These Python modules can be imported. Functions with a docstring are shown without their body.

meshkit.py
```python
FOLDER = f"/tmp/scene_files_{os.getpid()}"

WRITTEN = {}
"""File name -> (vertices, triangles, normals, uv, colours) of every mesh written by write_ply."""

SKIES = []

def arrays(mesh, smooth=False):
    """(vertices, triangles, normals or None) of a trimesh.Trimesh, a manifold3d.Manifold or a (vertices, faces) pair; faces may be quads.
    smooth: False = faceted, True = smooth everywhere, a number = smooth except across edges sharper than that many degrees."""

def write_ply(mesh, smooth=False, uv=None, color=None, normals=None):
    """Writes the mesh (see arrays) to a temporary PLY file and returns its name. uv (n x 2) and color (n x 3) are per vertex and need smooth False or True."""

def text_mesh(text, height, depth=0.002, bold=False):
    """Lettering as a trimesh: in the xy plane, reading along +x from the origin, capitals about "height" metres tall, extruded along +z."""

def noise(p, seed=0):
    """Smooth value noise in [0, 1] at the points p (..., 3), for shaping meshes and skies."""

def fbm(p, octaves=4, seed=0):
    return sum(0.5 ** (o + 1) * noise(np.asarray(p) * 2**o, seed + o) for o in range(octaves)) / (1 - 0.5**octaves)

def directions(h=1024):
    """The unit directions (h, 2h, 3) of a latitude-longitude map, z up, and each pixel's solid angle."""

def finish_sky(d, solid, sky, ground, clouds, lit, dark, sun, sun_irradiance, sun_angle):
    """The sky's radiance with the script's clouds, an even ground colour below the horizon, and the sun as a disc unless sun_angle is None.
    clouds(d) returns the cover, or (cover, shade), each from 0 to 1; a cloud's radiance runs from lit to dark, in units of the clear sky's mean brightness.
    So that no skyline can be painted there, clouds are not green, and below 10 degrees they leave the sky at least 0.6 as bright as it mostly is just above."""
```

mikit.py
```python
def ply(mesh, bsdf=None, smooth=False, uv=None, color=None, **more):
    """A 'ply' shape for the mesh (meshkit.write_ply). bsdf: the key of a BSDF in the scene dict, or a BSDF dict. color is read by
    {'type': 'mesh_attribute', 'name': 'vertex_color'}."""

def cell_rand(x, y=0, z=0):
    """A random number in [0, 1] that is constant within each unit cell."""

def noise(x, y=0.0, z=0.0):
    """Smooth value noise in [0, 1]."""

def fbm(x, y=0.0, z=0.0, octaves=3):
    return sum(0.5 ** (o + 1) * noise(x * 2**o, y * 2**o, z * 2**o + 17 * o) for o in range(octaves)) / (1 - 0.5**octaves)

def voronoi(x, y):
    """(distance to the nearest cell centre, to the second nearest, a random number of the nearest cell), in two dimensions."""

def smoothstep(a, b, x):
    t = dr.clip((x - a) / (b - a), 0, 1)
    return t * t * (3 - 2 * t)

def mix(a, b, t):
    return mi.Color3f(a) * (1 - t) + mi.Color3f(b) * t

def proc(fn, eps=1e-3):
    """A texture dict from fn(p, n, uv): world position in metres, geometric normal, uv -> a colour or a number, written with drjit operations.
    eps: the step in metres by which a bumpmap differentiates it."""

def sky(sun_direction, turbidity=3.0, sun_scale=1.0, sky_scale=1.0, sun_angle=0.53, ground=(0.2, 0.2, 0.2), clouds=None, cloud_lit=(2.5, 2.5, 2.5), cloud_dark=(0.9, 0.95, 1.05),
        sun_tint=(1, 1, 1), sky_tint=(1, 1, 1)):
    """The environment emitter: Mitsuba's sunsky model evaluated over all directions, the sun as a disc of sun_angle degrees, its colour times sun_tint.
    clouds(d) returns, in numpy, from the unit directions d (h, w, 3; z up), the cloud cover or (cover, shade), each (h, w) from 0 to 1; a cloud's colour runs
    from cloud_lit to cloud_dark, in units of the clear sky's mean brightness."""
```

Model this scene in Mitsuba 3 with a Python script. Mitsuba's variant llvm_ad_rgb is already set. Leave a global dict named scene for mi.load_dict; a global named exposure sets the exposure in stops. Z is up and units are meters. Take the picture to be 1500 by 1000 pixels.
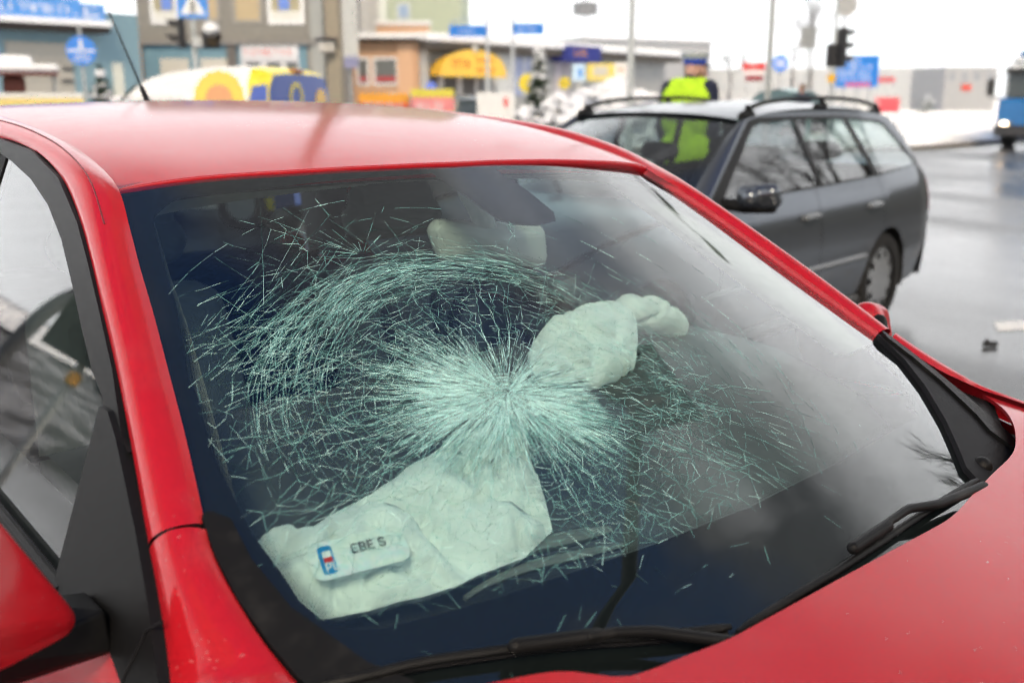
import math, random
import numpy as np, trimesh, manifold3d as m3, shapely
import shapely.geometry as sg
import drjit as dr, mitsuba as mi, mikit, meshkit
from scipy.spatial import Delaunay
from mikit import noise, fbm, smoothstep, mix, voronoi, proc

scene, labels = {}, {}
T = mi.ScalarTransform4f
# ------------------------------------------------------------------ camera, sky, exposure
EYE = (-1.055, -0.995, 1.505)
YAW, PITCH = math.radians(39.4), math.radians(13.8)
FW = (math.sin(YAW) * math.cos(PITCH), math.cos(YAW) * math.cos(PITCH), -math.sin(PITCH))
scene['camera'] = {'type': 'thinlens', 'fov': 54.44, 'fov_axis': 'x', 'aperture_radius': 0.0052, 'focus_distance': 1.52, 'near_clip': 0.05, 'far_clip': 1500.0,
                   'to_world': T().look_at(origin=list(EYE), target=[EYE[k] + FW[k] for k in range(3)], up=[0, 0, 1])}
exposure = 3.5

def clouds(d):
    z = np.maximum(d[..., 2], 0.0)
    q = d[..., :2] / (z[..., None] + 0.30)
    p = np.concatenate([q * 2.4, np.full(q.shape[:-1] + (1,), 3.7)], -1)
    n = meshkit.fbm(p, 5, 140)
    n2 = meshkit.fbm(p * 1.9 + 5.0, 4, 22)
    high = np.clip((z - 0.50) / 0.32, 0, 1)
    cover = np.clip(1.2 - 0.85 * high + (n - 0.5) * 6.5 * high, 0, 1)
    shade = np.clip(0.02 + 1.15 * np.clip((z - 0.44) / 0.36, 0, 1) ** 0.8 + (n2 - 0.5) * 1.3 * np.clip((z - 0.35) / 0.3, 0, 1), 0, 1)
    return cover, shade

scene['sky'] = mikit.sky((-0.45, -0.55, 0.62), turbidity=2.5, sun_scale=0.18, sun_angle=14, sky_scale=1.0, clouds=clouds,
                         cloud_lit=(5.2, 5.25, 5.3), cloud_dark=(0.80, 0.80, 0.84), sky_tint=(0.24, 0.27, 0.32), ground=(0.4, 0.4, 0.42))

# ------------------------------------------------------------------ materials
def principled(c, rough, **k):
    return {'type': 'principled', 'base_color': c if isinstance(c, dict) else {'type': 'rgb', 'value': list(c)}, 'roughness': rough, **k}
def two(b): return {'type': 'twosided', 'bsdf': b}
VC = {'type': 'mesh_attribute', 'name': 'vertex_color'}
scene['matte'] = two(principled(VC, 0.85, specular=0.25))
scene['satin'] = two(principled(VC, 0.42, specular=0.4))
scene['gloss'] = two(principled(VC, 0.22, specular=0.5, clearcoat=0.8, clearcoat_gloss=0.9))
scene['metal'] = two(principled(VC, 0.35, metallic=0.85))
def red_fn(p, n, uv):
    dirt = fbm(p.x * 9, p.y * 9, p.z * 9, 4)
    film = smoothstep(0.52, 0.85, dirt) * 0.10
    speck = smoothstep(0.87, 0.93, noise(p.x * 230, p.y * 230, p.z * 230)) * smoothstep(0.50, 0.75, fbm(p.x * 6, p.y * 6, p.z * 6, 2)) * 0.22
    return mix(mix((0.46, 0.010, 0.018), (0.40, 0.24, 0.22), film), (0.55, 0.42, 0.40), speck)
scene['red_paint'] = two({'type': 'roughplastic', 'diffuse_reflectance': proc(red_fn), 'int_ior': 1.55, 'alpha': 0.018, 'distribution': 'ggx', 'nonlinear': False})
scene['glass'] = {'type': 'thindielectric', 'int_ior': 1.52, 'specular_transmittance': {'type': 'rgb', 'value': [0.72, 0.86, 0.83]}}
scene['dark_glass'] = {'type': 'thindielectric', 'int_ior': 1.55, 'specular_transmittance': {'type': 'rgb', 'value': [0.62, 0.72, 0.72]}}
scene['door_glass'] = {'type': 'thindielectric', 'int_ior': 1.58, 'specular_transmittance': {'type': 'rgb', 'value': [0.42, 0.52, 0.52]}}
scene['tinted_glass'] = {'type': 'thindielectric', 'int_ior': 1.55, 'specular_transmittance': {'type': 'rgb', 'value': [0.20, 0.27, 0.31]}}
scene['privacy_glass'] = {'type': 'thindielectric', 'int_ior': 1.55, 'specular_transmittance': {'type': 'rgb', 'value': [0.10, 0.12, 0.13]}}
scene['frit_black'] = two(principled((0.012, 0.012, 0.014), 0.6, specular=0.1))
def rubber_fn(p, n, uv):
    return mix((0.008, 0.008, 0.0085), (0.028, 0.027, 0.026), smoothstep(0.5, 0.9, fbm(p.x * 40, p.y * 40, p.z * 40, 3)) * 0.6)
scene['black_plastic'] = two(principled(proc(rubber_fn), 0.5, specular=0.16))
def dash_fn(p, n, uv): return mix((0.065, 0.068, 0.072), (0.095, 0.098, 0.103), fbm(p.x * 30, p.y * 30, p.z * 30, 3))
scene['dash_plastic'] = two(principled(proc(dash_fn), 0.38, specular=0.5))
def grain(p, n, uv):
    return 0.00035 * fbm(p.x * 900, p.y * 900, p.z * 900, 2)
scene['grained_plastic'] = two({'type': 'bumpmap', 'arbitrary': proc(grain, eps=3e-4), 'scale': 1.0, 'bsdf': principled((0.0065, 0.0065, 0.007), 0.45, specular=0.22)})

# ------------------------------------------------------------------ mesh helpers
def key_for(name):
    if name not in scene and name not in labels: return name
    i = 1
    while f'{name}_{i:03d}' in scene or f'{name}_{i:03d}' in labels: i += 1
    return f'{name}_{i:03d}'

def put(name, mesh, mat, col=None, parent=None, smooth=30, label=None, kind=None, **more):
    """one entry of the scene: a part when parent is given"""
    key = key_for(f'{parent}__{name}' if parent else name)
    if isinstance(mesh, (list,)): mesh = trimesh.util.concatenate(mesh)
    if isinstance(mesh, tuple):
        v, f = np.asarray(mesh[0], float), np.asarray(mesh[1], int)
        if f.shape[1] == 4: f = np.vstack([f[:, [0, 1, 2]], f[:, [0, 2, 3]]])
        mesh = trimesh.Trimesh(v, f, process=False)
    if hasattr(mesh, 'to_mesh'):
        q = mesh.to_mesh(); mesh = trimesh.Trimesh(q.vert_properties[:, :3], q.tri_verts, process=False)
    if mat in ('matte', 'satin', 'gloss', 'metal'):
        if smooth not in (False, True):
            mesh = trimesh.graph.smooth_shade(mesh, angle=math.radians(smooth), facet_minarea=None); smooth = True
        c = np.asarray(col, float)
        c = np.tile(c, (len(mesh.vertices), 1)) if c.ndim == 1 else c
        scene[key] = mikit.ply(mesh, mat, smooth, color=c, **more)
    else:
        scene[key] = mikit.ply(mesh, mat, smooth, **more)
    e = {}
    if label: e['label'] = label
    if kind: e['kind'] = kind
    if e: labels[key] = e
    return key

def thing(name, label, cat, group=None):
    key = key_for(name)
    labels[key] = {'label': label, 'category': cat}
    if group: labels[key]['group'] = group
    return key

def tag(key, label, cat, group=None):
    labels[key] = {'label': label, 'category': cat}
    if group: labels[key]['group'] = group
    return key

def poly(pts): 
    p = sg.Polygon([tuple(q)[:2] for q in pts])
    return p if p.is_valid else p.buffer(0)

def dens(ring, h):
    ring = np.asarray(ring, float); out = []
    for a, b in zip(ring[:-1], ring[1:]):
        n = max(1, int(np.ceil(np.linalg.norm(b - a) / h)))
        out.append(a + (b - a) * (np.arange(n) / n)[:, None])
    return np.vstack(out)

def sheet2d(p, h):
    """triangles over a plane polygon, evenly meshed"""
    V, F, at = [], [], 0
    for g in getattr(p, 'geoms', [p]):
        if g.is_empty or g.area < 1e-9: continue
        B = [dens(np.array(g.exterior.coords), h)] + [dens(np.array(i.coords), h) for i in g.interiors]
        x0, y0, x1, y1 = g.bounds
        X, Y = np.meshgrid(np.arange(x0 + h / 2, x1, h), np.arange(y0 + h / 2, y1, h)); X[::2] += h / 2 * 0.98
        I = np.stack([X.ravel(), Y.ravel()], 1)
        inner = g.buffer(-h * 0.45)
        if not inner.is_empty:
            I = I[shapely.contains_xy(inner, I[:, 0], I[:, 1])]
        else: I = I[:0]
        P = np.vstack(B + [I]); t = Delaunay(P).simplices
        c = P[t].mean(1); ok = shapely.contains_xy(g, c[:, 0], c[:, 1])
        ar = np.abs(np.cross(P[t[:, 1]] - P[t[:, 0]], P[t[:, 2]] - P[t[:, 0]]))
        t = t[ok & (ar > h * h * 1e-4)]
        V.append(P); F.append(t + at); at += len(P)
    V, F = np.vstack(V), np.vstack(F)
    cr = np.cross(V[F[:, 1]] - V[F[:, 0]], V[F[:, 2]] - V[F[:, 0]])
    F[cr < 0] = F[cr < 0][:, ::-1]
    return V, F

def sheet(p, h, fn):
    v, f = sheet2d(p, h)
    return trimesh.Trimesh(fn(v[:, 0], v[:, 1]), f, process=False)

def shell(p, h, fn, t):
    """sheet with thickness: fn(a, b, off); both faces and the edge wall"""
    v, f = sheet2d(p, h)
    m = trimesh.Trimesh(v @ np.eye(2, 3), f, process=False)
    e = np.sort(m.edges, 1); order = m.edges
    _, inv, cnt = np.unique(e, axis=0, return_inverse=True, return_counts=True)
    rim = order[cnt[inv] == 1]; n = len(v)
    A, B = fn(v[:, 0], v[:, 1], 0.0), fn(v[:, 0], v[:, 1], -t)
    side = np.vstack([np.stack([rim[:, 0], rim[:, 0] + n, rim[:, 1] + n], 1), np.stack([rim[:, 0], rim[:, 1] + n, rim[:, 1]], 1)])
    return trimesh.Trimesh(np.vstack([A, B]), np.vstack([f, f[:, ::-1] + n, side]), process=False)

def grid(P):
    P = np.asarray(P, float); n, m = P.shape[:2]
    i, j = np.meshgrid(np.arange(n - 1), np.arange(m - 1), indexing='ij'); a = (i * m + j).ravel()
    q = np.stack([a, a + m, a + m + 1, a + 1], 1)
    return trimesh.Trimesh(P.reshape(-1, 3), np.vstack([q[:, [0, 1, 2]], q[:, [0, 2, 3]]]), process=False)

def resample(P, n):
    P = np.asarray(P, float); s = np.r_[0, np.cumsum(np.linalg.norm(np.diff(P, axis=0), axis=1))]
    from scipy.interpolate import PchipInterpolator
    t = np.linspace(0, s[-1], n)
    return np.stack([PchipInterpolator(s, P[:, k])(t) for k in range(P.shape[1])], 1)

def tube(P, r, sides=8, caps=True):
    P = np.asarray(P, float); r = np.broadcast_to(r, (len(P),))
    t = np.gradient(P, axis=0); t /= np.linalg.norm(t, axis=1, keepdims=True) + 1e-12
    a = np.cross(t, [0, 0, 1.0]); bad = np.linalg.norm(a, axis=1) < 0.1
    a[bad] = np.cross(t[bad], [1.0, 0, 0]); a /= np.linalg.norm(a, axis=1, keepdims=True)
    for k in range(1, len(a)):
        if a[k] @ a[k - 1] < 0: a[k] = -a[k]
    b = np.cross(t, a); an = np.arange(sides) * 2 * np.pi / sides
    V = P[:, None] + r[:, None, None] * (np.cos(an)[None, :, None] * a[:, None] + np.sin(an)[None, :, None] * b[:, None])
    g = grid(np.concatenate([V, V[:, :1]], 1))
    if caps:
        v = np.vstack([g.vertices, P[0], P[-1]]); k = len(g.vertices); m = sides + 1; j = np.arange(sides); e = (len(P) - 1) * m
        g = trimesh.Trimesh(v, np.vstack([g.faces, np.stack([j * 0 + k, j + 1, j], 1), np.stack([j * 0 + k + 1, e + j, e + j + 1], 1)]), process=False)
    return g

def bx(c, size, bevel=0.0, rz=0.0, R=None):
    h = np.asarray(size, float) / 2; b = min(bevel, h.min() * 0.9)
    if b <= 0: m = trimesh.creation.box(extents=size)
    else:
        pts = [(sx * (h[0] - (0 if k == 0 else b)), sy * (h[1] - (0 if k == 1 else b)), sz * (h[2] - (0 if k == 2 else b))) for sx in (-1, 1) for sy in (-1, 1) for sz in (-1, 1) for k in range(3)]
        m = trimesh.convex.convex_hull(np.array(pts))
    M = np.eye(4); 
    if R is not None: M[:3, :3] = R
    else: M = trimesh.transformations.rotation_matrix(rz, [0, 0, 1])
    M[:3, 3] = c; m.apply_transform(M); return m

def cyl(a, b, r, n=20, r2=None):
    a, b = np.asarray(a, float), np.asarray(b, float)
    return tube(np.stack([a, b]), [r, r if r2 is None else r2], n)

def blob(pts, edge=0.02, it=8):
    """hull chain of spheres [(p, r), ...] joined smoothly: pts is a list of chains"""
    M = m3.Manifold()
    for ch in pts:
        S = [m3.Manifold.sphere(r, 24).translate(list(map(float, p))) for p, r in ch]
        if len(S) == 1: M = M + S[0]
        for s0, s1 in zip(S[:-1], S[1:]): M = M + m3.Manifold.batch_hull([s0, s1])
    q = M.refine_to_length(edge).to_mesh()
    m = trimesh.Trimesh(q.vert_properties[:, :3], q.tri_verts, process=True)
    if it: trimesh.smoothing.filter_taubin(m, iterations=it)
    return m

def hull(sph, edge=0.015, it=8):
    """one convex rounded lump round the spheres [(p, r), ...]"""
    q = m3.Manifold.batch_hull([m3.Manifold.sphere(r, 24).translate(list(map(float, p))) for p, r in sph]).refine_to_length(edge).to_mesh()
    m = trimesh.Trimesh(q.vert_properties[:, :3], q.tri_verts, process=True)
    if it: trimesh.smoothing.filter_taubin(m, iterations=it)
    return m

def scribble(w, h, seed, depth=0.004):
    """a row of letter-like strokes for lettering that the distance makes illegible"""
    R = random.Random(seed); x, out = 0.0, []
    lw = h * 0.62
    while x + lw <= w:
        for k in range(R.choice((2, 2, 3))):
            if R.random() < 0.55: out.append(bx((x + R.choice((0.1, 0.45, 0.8)) * lw, h / 2, depth / 2), (h * 0.16, h * R.choice((0.7, 1.0, 1.0)), depth)))
            else: out.append(bx((x + lw * 0.45, h * R.choice((0.08, 0.5, 0.92)), depth / 2 + 0.0006), (lw * 0.8, h * 0.15, depth)))
        x += lw * R.choice((1.15, 1.2, 1.3)) + (lw * 0.6 if R.random() < 0.12 else 0)
    return trimesh.util.concatenate(out)

def place(mesh, origin, right, up):
    """from the xy plane onto the wall with these right and up directions"""
    r = np.asarray(right, float); r /= np.linalg.norm(r); u = np.asarray(up, float); u = u - (u @ r) * r; u /= np.linalg.norm(u)
    M = np.eye(4); M[:3, 0], M[:3, 1], M[:3, 2], M[:3, 3] = r, u, np.cross(r, u), origin
    m = mesh.copy(); m.apply_transform(M); return m

# ------------------------------------------------------------------ the ground
def asphalt_fn(p, n, uv):
    a = fbm(p.x * 60, p.y * 60, 0.0, 3); b = fbm(p.x * 0.35, p.y * 0.35, 2.0, 4)
    c = mix((0.030, 0.031, 0.034), (0.062, 0.064, 0.067), a)
    return mix(c, (0.11, 0.112, 0.117), smoothstep(0.5, 0.8, b) * 0.5)
def asphalt_rough(p, n, uv):
    b = fbm(p.x * 0.5 + 7, p.y * 0.22, 5.0, 4)
    return 0.13 + 0.22 * smoothstep(0.35, 0.68, b)
def asphalt_bump(p, n, uv):
    return 0.0010 * fbm(p.x * 90, p.y * 90, 0.0, 3) + 0.003 * fbm(p.x * 2.0, p.y * 2.0, 1.0, 2)
scene['asphalt'] = two({'type': 'bumpmap', 'arbitrary': proc(asphalt_bump, eps=4e-3), 'scale': 1.0, 'bsdf': principled(proc(asphalt_fn), proc(asphalt_rough), specular=0.6, clearcoat=0.6, clearcoat_gloss=0.95)})
put('wet_road', trimesh.Trimesh([(-500, -500, 0), (500, -500, 0), (500, 500, 0), (-500, 500, 0)], [(0, 1, 2), (0, 2, 3)], process=False), 'asphalt', smooth=False, kind='structure')

# ------------------------------------------------------------------ red car: shared surfaces (x to its left, y to its rear)
CAR = thing('red_car', 'bright red car in the foreground with a shattered windscreen and deployed airbags', 'car')
TH = math.radians(30.03)
ES, EN, O = np.array([0, math.cos(TH), math.sin(TH)]), np.array([0, -math.sin(TH), math.cos(TH)]), np.array([0, 0, 1.056])
LT = 0.6214
def bow(x, s):
    b = 0.085 - 0.03 * np.clip(s / LT, -0.5, 1.2); w = 0.673 - 0.114 * s / LT
    return b * (1 - (x / w) ** 2)
def wp(x, s, off=0.0):
    x, s = np.asarray(x, float), np.asarray(s, float)
    return O + x[..., None] * [1, 0, 0] + s[..., None] * ES + (bow(x, s) + off)[..., None] * EN
def wl(pts, off=0.0): p = np.asarray(pts, float); return wp(p[:, 0], p[:, 1], off)
def side_x(z): return 0.745 - 0.37 * (z - 1.0)
def mirror(P): return np.asarray(P, float) * [-1, 1, 1]

EDGE_L = [(-0.674, -0.003), (-0.662, 0.054), (-0.644, 0.147), (-0.629, 0.219), (-0.606, 0.341), (-0.588, 0.458), (-0.57, 0.554), (-0.556, 0.632)]      # windscreen edges (x, s): right-hand side of the car, foot to head
TOP = [(-0.556, 0.632), (-0.433, 0.617), (-0.29, 0.592), (-0.137, 0.574), (-0.001, 0.565), (0.168, 0.568), (0.36, 0.57), (0.515, 0.577)]
EDGE_R = [(0.527, 0.58), (0.591, 0.446), (0.64, 0.292), (0.68, 0.169), (0.664, 0.075), (0.683, 0.003)]
FOOT_R = [(0.684, -0.05), (0.68, -0.20), (0.63, -0.33), (0.50, -0.405), (0.30, -0.44), (0.15, -0.45), (0, -0.455)]
FOOT = FOOT_R + [(-x, s) for x, s in FOOT_R[-2::-1]]
EDGE_R = [(min(x, 0.673 - 0.114 * s / LT + 0.004), s) for x, s in EDGE_R]
GLASS = poly(EDGE_L + TOP[1:-1] + EDGE_R + FOOT).buffer(0.006)

def roof_c(y):
    return np.interp(y, Y0, Z0)
from scipy.interpolate import PchipInterpolator, CubicSpline
ROOF_C = CubicSpline([0.40, 0.46, 0.6, 0.8, 1.05, 1.4, 1.7, 2.0, 2.25], [1.378, 1.394, 1.424, 1.455, 1.478, 1.495, 1.494, 1.477, 1.445])
def roof(x, y, off=0.0):
    x, y = np.asarray(x, float), np.asarray(y, float)
    z = ROOF_C(np.clip(y - 0.28 * x * x, 0.35, 2.3)) - 0.05 * x * x - 0.9 * np.clip(np.abs(x) - 0.40, 0, 1) ** 2.6
    return np.stack([x, y, z + off], -1)

def exact(m, fn):
    """vertex normals from the surface itself"""
    v2 = m; e = 1e-3
    n = np.cross(fn(v2[:, 0] + e, v2[:, 1]) - fn(v2[:, 0] - e, v2[:, 1]), fn(v2[:, 0], v2[:, 1] + e) - fn(v2[:, 0], v2[:, 1] - e))
    return n / np.linalg.norm(n, axis=1, keepdims=True)
g2, gf = sheet2d(GLASS, 0.02)
ws = put('windshield', trimesh.Trimesh(wp(g2[:, 0], g2[:, 1]), gf, process=False), 'glass', parent=CAR, smooth=True, label='windscreen shattered in a spider web of cracks')
scene[ws]['filename'] = meshkit.write_ply((wp(g2[:, 0], g2[:, 1]), gf), normals=exact(g2, wp))
# ------------------------------------------------------------------ ceramic frit: black band on the inside of the screen
F_L = [(-0.538, 0.531), (-0.559, 0.428), (-0.575, 0.34), (-0.612, 0.196), (-0.608, 0.195), (-0.63, 0.075), (-0.634, -0.001), (-0.636, -0.038), (-0.63, -0.107), (-0.629, -0.142), (-0.616, -0.182), (-0.593, -0.201), (-0.573, -0.211), (-0.518, -0.225), (-0.442, -0.24), (-0.34, -0.253), (-0.243, -0.263), (-0.079, -0.27), (0.139, -0.257), (0.459, -0.213)]
F_T = [(-0.538, 0.531), (-0.527, 0.55), (-0.509, 0.565), (-0.493, 0.574), (-0.474, 0.578), (-0.382, 0.562), (-0.266, 0.557), (-0.1, 0.545)]
LOBE = [(-0.06, 0.60), (-0.05, 0.53), (-0.032, 0.47), (-0.02, 0.40), (0.0, 0.372), (0.05, 0.362), (0.10, 0.372), (0.118, 0.40), (0.112, 0.47), (0.09, 0.55), (0.085, 0.60)]
F_R = [(0.640, -0.03), (0.632, 0.10), (0.595, 0.30), (0.545, 0.47), (0.48, 0.53), (0.42, 0.545), (0.25, 0.545)]
INNER = poly(F_L + F_R + F_T[::-1]).buffer(-0.02).buffer(0.02)
INNER = INNER.difference(poly(LOBE).buffer(0.01).buffer(-0.01))
frit_p = GLASS.buffer(-0.004).difference(INNER)
put('frit', sheet(frit_p, 0.02, lambda x, s: wp(x, s, -0.004)), 'frit_black', parent=ws, smooth=True, label='black printed border of the windscreen')
dots = []
ringc = np.array(INNER.exterior.coords); ringl = sg.LineString(ringc)
hexa = np.stack([np.cos(np.arange(6) * np.pi / 3), np.sin(np.arange(6) * np.pi / 3)], 1)
for j in range(5):
    off = INNER.buffer(-0.0030 * (j + 1))
    L = sg.LineString(np.array(off.exterior.coords)); rr = 0.00125 - 0.00016 * j
    for k in range(int(L.length / 0.0038)):
        p = L.interpolate((k + 0.5 * (j % 2)) * 0.0038)
        if p.y > 0.3 or p.x > 0.50: continue
        dots.append((p.x, p.y, rr))
D = np.array(dots); q = np.concatenate([D[:, None, :2], D[:, None, :2] + D[:, None, 2:] * hexa[None]], 1)
fa = np.array([(0, 1 + k, 1 + (k + 1) % 6) for k in range(6)])
put('frit_dots', (wp(q[..., 0], q[..., 1], -0.004).reshape(-1, 3), (fa[None] + (np.arange(len(D)) * 7)[:, None, None]).reshape(-1, 3)), 'frit_black', parent=ws, smooth=False, kind='stuff')

COVER_R = [(0.655, 0.0), (0.63, -0.081), (0.574, -0.157), (0.49, -0.243), (0.382, -0.337), (0.36, -0.42), (0.5, -0.40), (0.66, -0.33), (0.72, -0.20), (0.70, -0.05)]
put('cowl_cover', shell(poly(COVER_R).buffer(-0.005).buffer(0.005), 0.02, lambda x, s, o: wp(x, s, 0.010 + o), 0.01), 'frit_black', parent=CAR, smooth=35)
# ------------------------------------------------------------------ roof, pillars, side rails
TOP3 = wl(TOP, 0.010)
y_front = np.interp(np.linspace(-0.560, 0.540, 28), TOP3[:, 0], TOP3[:, 1])
roof_poly = poly([(x, y) for x, y in zip(np.linspace(-0.560, 0.540, 28), y_front)] + [(0.545, 0.9), (0.545, 1.5), (0.53, 2.1), (0.3, 2.2), (-0.3, 2.2), (-0.53, 2.1), (-0.545, 1.5), (-0.545, 0.9), (-0.552, 0.70)])
put('roof', sheet(roof_poly, 0.035, roof), 'red_paint', parent=CAR, smooth=True)
lip = np.stack([roof(np.linspace(-0.560, 0.540, 28), y_front), roof(np.linspace(-0.560, 0.540, 28), y_front - 0.004) - [0, 0, 0.008], roof(np.linspace(-0.560, 0.540, 28), y_front + 0.012) - [0, 0, 0.03]], 1)
put('roof_lip', grid(lip), 'red_paint', parent=CAR, smooth=True)

CO = [(-0.731, 0.015, 1.038), (-0.705, 0.121, 1.108), (-0.679, 0.235, 1.178), (-0.658, 0.338, 1.236), (-0.639, 0.43, 1.286), (-0.623, 0.515, 1.329), (-0.603, 0.66, 1.383), (-0.591, 0.85, 1.417), (-0.586, 1.097, 1.43)]
CO_REAR = [(-0.588, 1.5, 1.432), (-0.60, 1.9, 1.40), (-0.63, 2.2, 1.33)]
CI = [(-0.679, -0.015, 1.058), (-0.652, 0.093, 1.121), (-0.628, 0.203, 1.185), (-0.611, 0.281, 1.23), (-0.594, 0.368, 1.28), (-0.578, 0.442, 1.323), (-0.561, 0.53, 1.374)]
CI_REAR = [tuple(roof(-0.54, y)) for y in (0.82, 1.08, 1.5, 1.9)] + [tuple(roof(-0.53, 2.1))]
CIR = [tuple(p) for p in resample(wl(EDGE_R[::-1], 0.010), 7)]

def rail(co, ci, sgn, bulge=0.019, cols=11, rows=60, lift=(-0.62, -0.42, 0.66)):
    A, B = resample(co, rows), resample(ci, rows)
    # rows matched by breakpoint, not by length
    k = np.linspace(0, len(co) - 1, rows); i = np.arange(len(co))
    A = np.stack([PchipInterpolator(i, np.asarray(co)[:, c])(k) for c in range(3)], 1)
    B = np.stack([PchipInterpolator(i, np.asarray(ci)[:, c])(k) for c in range(3)], 1)
    t = np.linspace(0, 1, cols); n = np.array(lift); n = n / np.linalg.norm(n) * [sgn, 1, 1]
    prof = (4 * t * (1 - t)) ** 0.8
    return B[:, None] * (1 - t)[None, :, None] + A[:, None] * t[None, :, None] + bulge * prof[None, :, None] * n
def inner_face(ci, sgn, depth=0.02):
    B = resample(ci, 60); return grid(np.stack([B, B - EN * depth * 0.5 + [sgn * 0.002, 0, 0], B - EN * depth + [sgn * 0.010, 0, 0]], 1))

co_l, ci_l = [tuple(p) for p in CO] + CO_REAR, [tuple(p) for p in CI] + CI_REAR
ci_r = CIR + [tuple(mirror(p)) for p in CI_REAR]
co_r = [tuple(mirror(p)) for p in co_l]
for nm, co, ci, sg_ in (('side_rail', co_l, ci_l, 1), ('side_rail', co_r, ci_r, -1)):
    k = put(nm, grid(rail(co, ci, sg_)), 'red_paint', parent=CAR, smooth=True, label='windscreen pillar and roof rail nearest the camera' if sg_ > 0 else 'far windscreen pillar and roof rail')
    put('inner_lip', inner_face(ci[:7], sg_), 'red_paint', parent=k, smooth=True)
sm = rail(co_l, ci_l, 1)
put('roof_seam', tube(np.vstack([sm[26:52, 4]]) + [0, 0, 0.0005], 0.0012, 6), 'satin', (0.16, 0.006, 0.010), parent=CAR, smooth=True)
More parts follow.
